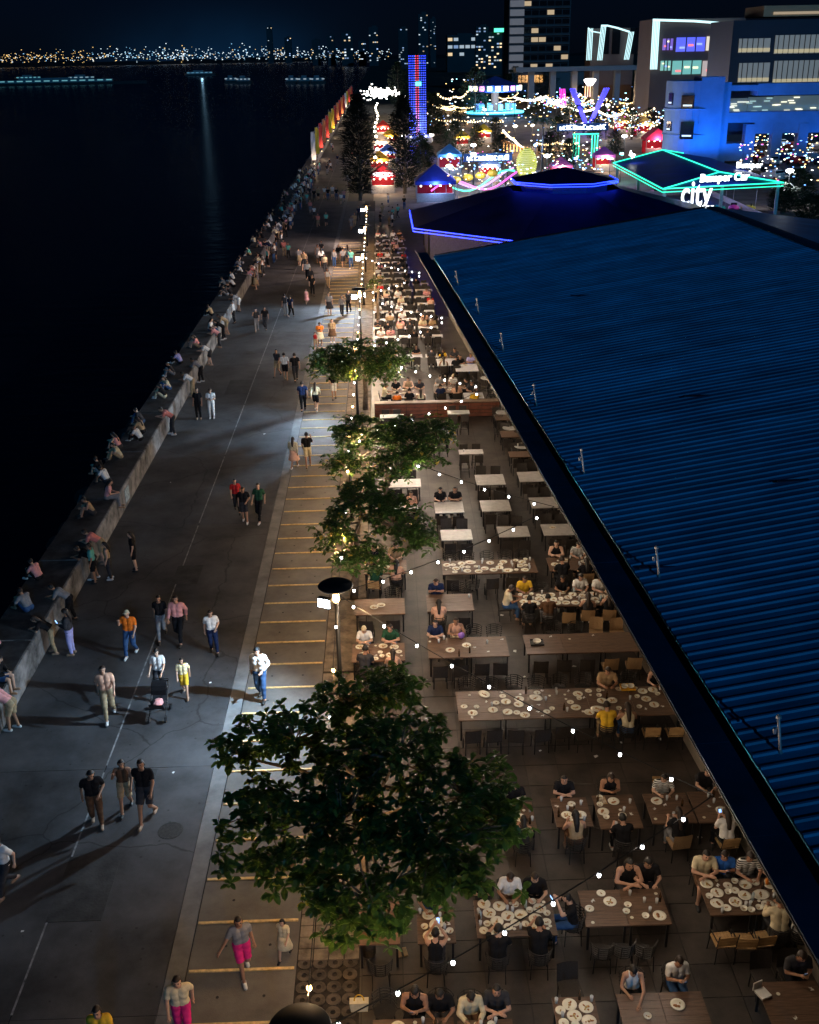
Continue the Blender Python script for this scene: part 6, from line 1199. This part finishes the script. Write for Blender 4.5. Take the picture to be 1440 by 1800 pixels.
for (where, x0, yf, x1, yn, n, style, items, far, near, sea_end, roof_end) in T:
    z = 1.02 if style == 'high' else .74; cy = (yf+yn)/2; Yf, Yn = at((x0+x1)/2, yf, z).y, at((x0+x1)/2, yn, z).y; X0, X1 = at(x0, cy, z).x, at(x1, cy, z).x
    if style == 'high': Yn = Yf-.6
    tw_ = (X1-X0)/n; short = where.replace('the ', '', 1)
    for k in range(n):
        lab = where[4:]+(', %s of its joined tops from the sea' % ORD[k] if n > 1 else ' on the terrace floor'); adj = {'wood': 'brown', 'red': 'reddish', 'pale': 'grey-topped', 'high': 'tall-legged', 'far': 'light-topped'}[style]
        table(X0+k*tw_+.004, X0+(k+1)*tw_-.004, Yn, Yf, style, adj+' '+lab)
    serve(X0+.03, X1-.03, Yn+.03, Yf-.03, z, mk(items+(' G2 K1 T1 D1' if style in ('wood', 'red') and len(items) > 6 else '')), where, RS_)
    for side, lst in (('far', far), ('camera', near)):
        for k, c in enumerate(lst):
            if c == '-': continue
            kind, _, ps = c.partition(':'); cx = X0+(X1-X0)*(k+.5)/len(lst)+RS_.uniform(-.04, .04); dy = (.38 if ps else .42)+RS_.uniform(-.05, .08)
            if kind == 'b': dy = .3
            y = Yf+dy if side == 'far' else Yn-dy; rz = math.pi if side == 'far' else 0.0; rz += RS_.uniform(-.15, .15)
            chair(kind, cx, y, rz, '%s side of %s' % (side, where))
            if ps: person((cx+.0, y+(-.02 if side == 'far' else .02), 0), rz, sp(ps), 'at '+where, RS_.uniform(.95, 1.05), SEATG)
    for e, xx, rz in ((sea_end, X0-.42, -math.pi/2), (roof_end, X1+.42, math.pi/2)):
        if e:
            kind, _, ps = e.partition(':'); y = (Yf+Yn)/2; chair(kind, xx, y, rz, 'at the end of '+where); person((xx, y, 0), rz, sp(ps), 'at the end of '+where, 1.0, SEATG)
# --- round tables under the eave
for k, (px, py) in enumerate(((872, 734), (884, 762), (905, 795), (845, 672), (862, 690))):
    p = at(px, py, .74); t = empty('round_table', (p.x+.5, p.y+.9, 0)); tag(t, 'round grey table under the eave, %s from the pale rows' % ORD[[2, 1, 0, 3, 4][k]], 'table', 'round tables')
    MB().lathe([(.4, .71), (.42, .72), (.42, .74), (.4, .745)], 20).build('tabletop', M_PALE, t); MB().tube([(0, 0, 0), (0, 0, .71)], .035, 8).build('pedestal', M_BLACKMETAL, t); MB().lathe([(.25, 0), (.24, .03), (.05, .05)], 14).build('foot', M_BLACKMETAL, t)
    for j in range(3): a = j*2.1+k; chair('o', p.x+.5+.62*math.cos(a), p.y+.9+.62*math.sin(a), a+math.pi/2, 'around a round table under the eave')
# --- far rows
far_words = ['eat', 'rest', 'eat', 'sitphone']
for r in range(21):
    Y = 63.2+r*2.55; xe = XE(Y)+1.7; x = -.9+.2*(r % 2); c = 0
    if 66 < Y < 69 or r == 0: continue
    while x+1.4 < xe:
        where = 'in terrace row %s past planter' % ordinal(r)
        table(x, x+1.4, Y-.38, Y+.38, 'far', 'light-topped table %s, %s from the sea' % (where, ORD[c])); 
        if random.random() < .5: serve(x, x+1.4, Y-.35, Y+.35, .74, mk(random.choice(('P2', 'P1 S1', 'P3', 'O1'))), 'far row %s table' % ordinal(r), RS_)
        for side in (-1, 1):
            for i in range(2):
                cx = x+.36+.68*i; chair('f', cx, Y+side*.62, math.pi if side > 0 else 0, 'plain dark chair '+where)
                if random.random() < .46: person((cx, Y+side*.58, 0), math.pi if side > 0 else 0, (random.choice(far_words), random.choice(('black', 'white', 'pink', 'charcoal', 'black', 'tan', 'grey', 'charcoal', 'peach', 'white', 'red', 'cream')), 'tee', 'black', 'trousers', random.choice('ssl')), where, 1.0, SEATG)
        x += 1.6; c += 1
# --- wooden planter fence
pf0, pf1 = at(660, 737, 0), at(880, 737, 0); pf = empty('planter_fence', (pf0.x, pf0.y, 0)); tag(pf, 'low reddish wooden slat planter dividing the terrace', 'planter'); LN = pf1.x-pf0.x
M_RED = wood('red brown slat', (.17, .055, .03), (.1, .032, .018))
for k in range(4):
    for j in range(4):
        MB().box((LN*(k+.5)/4, .0, .12+j*.2), (LN/4-.02, .03, .17)).build('slat', M_RED, pf); MB().box((LN*(k+.5)/4, .42, .12+j*.2), (LN/4-.02, .03, .17)).build('slat', M_RED, pf)
for k in range(5): MB().box((LN*k/4, .21, .43), (.05, .36, .86)).build('post', M_BLACKMETAL, pf)
MB().box((LN/2, .21, .4), (LN-.1, .38, .7)).build('soil', M_SOIL, pf); MB().box((LN/2, .21, .87), (LN, .47, .03)).build('rim', wood('weathered plank', (.24, .16, .11), (.15, .1, .07)), pf)
# --- single things
def single(name, label, cat, loc, rz=0): t = empty(name, loc, rz); tag(t, label, cat); return t
p = at(632, 1772, .5); t = single('handbag', 'yellow straw handbag on a chair at the lowest seaward table', 'bag', (p.x, p.y, .47)); MB().box((0, 0, .12), (.34, .14, .24), 0, 0, 1.15).build('body', cloth('cream'), t); MB().tube([(.1*math.cos(a), 0, .24+.16*math.sin(a)) for a in [math.pi*k/8 for k in range(9)]], .012, 5).build('handle', cloth('yellow'), t)
p = at(1113, 1716, .7); t = single('pink_bag', 'hot pink bag slung behind the lowest dark table', 'bag', (p.x, p.y, .6)); MB().ball((0, 0, .1), (.16, .09, .13), 10, 8).build('body', cloth('hotpink'), t); MB().tube([(-.1, 0, .2), (0, 0, .32), (.1, 0, .2)], .015, 5).build('strap', cloth('hotpink'), t)
p = at(944, 1130, .76); t = single('serving_tray', 'black tray with a clear bowl on the long bare table', 'tray', (p.x, p.y, .745)); MB().box((0, 0, .012), (.42, .34, .02)).build('base', M_BLACKMETAL, t)
b = MB(); 
for s in (-1, 1): b.box((s*.21, 0, .03), (.012, .34, .05)); b.box((0, s*.17, .03), (.41, .012, .05))
b.build('rim', M_BLACKMETAL, t); put('bowl', PL['bowl'], t, (0, 0, .024), 0, 1.6)
p = at(1103, 1210, .76); t = single('yellow_tray', 'yellow tray with two bowls on the long littered table', 'tray', (p.x, p.y, .775)); MB().box((0, 0, .012), (.42, .32, .02)).build('base', mat('yellow plastic', (.7, .38, .02), .4), t)
b = MB()
for s in (-1, 1): b.box((s*.21, 0, .03), (.012, .32, .05)); b.box((0, s*.16, .03), (.41, .012, .05))
b.build('rim', mat('yellow plastic', (.7, .38, .02), .4), t); put('bowl', PL['bowl'], t, (-.09, 0, .024), 0, 1.3); put('bowl', PL['bowl'], t, (.1, 0, .024), 0, 1.3)
p = at(811, 1117, .85); t = single('purple_ball', 'purple toy ball on a stand at the half-empty table', 'ball', (p.x, p.y, .745)); MB().ball((0, 0, .12), .11, 14, 10).build('body', mat('purple plastic', (.3, .15, .55), .4), t); MB().lathe([(.07, 0), (.06, .03), (.05, .035)], 12).build('stand', M_BLACKMETAL, t)
p = at(1059, 1407, .76); t = single('menu_frame', 'framed menu with a cartoonless picture on the small table', 'menu', (p.x, p.y, .75), .1); t['label'] = 'framed menu card lying on a small table'; MB().box((0, 0, .006), (.2, .28, .012)).build('frame', M_SLATWOOD, t); MB().box((0, 0, .014), (.16, .24, .004)).build('card', mat('menu card', (.5, .4, .3), .6, .4, 18), t)
p = at(1341, 1748, .76); t = single('takeaway_box', 'open foam takeaway box on the lowest table under the eave', 'box', (p.x, p.y, .745), .4); MB().box((0, 0, .03), (.22, .22, .06), 0, 0, 1.12).build('base', M_TISSUE, t); MB().box((0, .17, .1), (.22, .02, .2)).build('lid', M_TISSUE, t)
p = at(1348, 1553, .76); t = single('sauce_bottle', 'orange sauce bottle on the family table', 'bottle', (p.x, p.y, .745)); MB().lathe([(.035, 0), (.035, .13), (.012, .18), (.006, .22)], 10).build('body', mat('orange plastic', (.75, .22, .02), .4), t); MB().lathe([(.014, 0), (.006, .04)], 8, (0, 0, .19)).build('nozzle', cloth('white'), t)
p = at(707, 1675, 0); t = single('sandals', 'pair of pale sandals beside the small tree-trunk table', 'sandals', (p.x, p.y, 0), .2)
for s in (-1, 1): MB().box((s*.07, 0, .015), (.09, .25, .025)).build('sole', cloth('tan'), t); MB().tube([(s*.07-.04, .02, .02), (s*.07, .06, .06), (s*.07+.04, .02, .02)], .01, 5).build('strap', cloth('cream'), t)
# litter on the terrace and promenade
LT = MB().quadlist([(-.07, -.04, .004), (.06, -.05, .018), (.08, .05, .006), (-.05, .05, .022)], [(0, 1, 2, 3)]).mesh('litter', M_TISSUE)
for k, (px, py) in enumerate(((1092, 1306), (1010, 1290), (870, 1330), (882, 1082), (905, 1145), (922, 1190), (1048, 1330), (1120, 1165), (1230, 1473), (1010, 1172), (940, 1290), (305, 1358), (370, 1200), (465, 763), (300, 848), (40, 1637), (660, 1212), (950, 1320), (1160, 1300), (895, 1065), (1075, 1185))):
    p = at(px, py, .004); o = put('litter', LT, None, (p.x, p.y, .004 if px < 600 else .012), random.uniform(0, 6), random.uniform(.45, 1.1)); tag(o, 'scrap of pale paper litter on the %s' % ('promenade' if px < 600 else 'terrace floor'), 'litter', 'paper litter')
for nm in list(PROTO):
    if nm not in USED:
        for ch in list(PROTO[nm][0].children): bpy.data.objects.remove(ch)
        bpy.data.objects.remove(PROTO[nm][0])

tag(CROWD.build('crowd', [m for i, m in sorted(CMATS.values(), key=lambda t: t[0])], smooth=True), 'distant crowd along the sea wall and around the fair', 'crowd', kind='stuff')
# ================================================================== labels: alike things are told apart by their order from the camera
from itertools import chain
for lb, obs in list(LABELS.items()):
    obs = [o for o in obs if o.get('label') == lb]
    if len(obs) < 2: continue
    T_ = [o.matrix_basis.translation for o in obs]; rx = max(t.x for t in T_)-min(t.x for t in T_); ry = max(t.y for t in T_)-min(t.y for t in T_)
    obs.sort(key=lambda o: (o.matrix_basis.translation.x if rx > ry else o.matrix_basis.translation.y))
    for k, o in enumerate(obs): o['label'] = '%s, %s from the %s' % (lb, ordinal(k), 'sea' if rx > ry else 'camera')
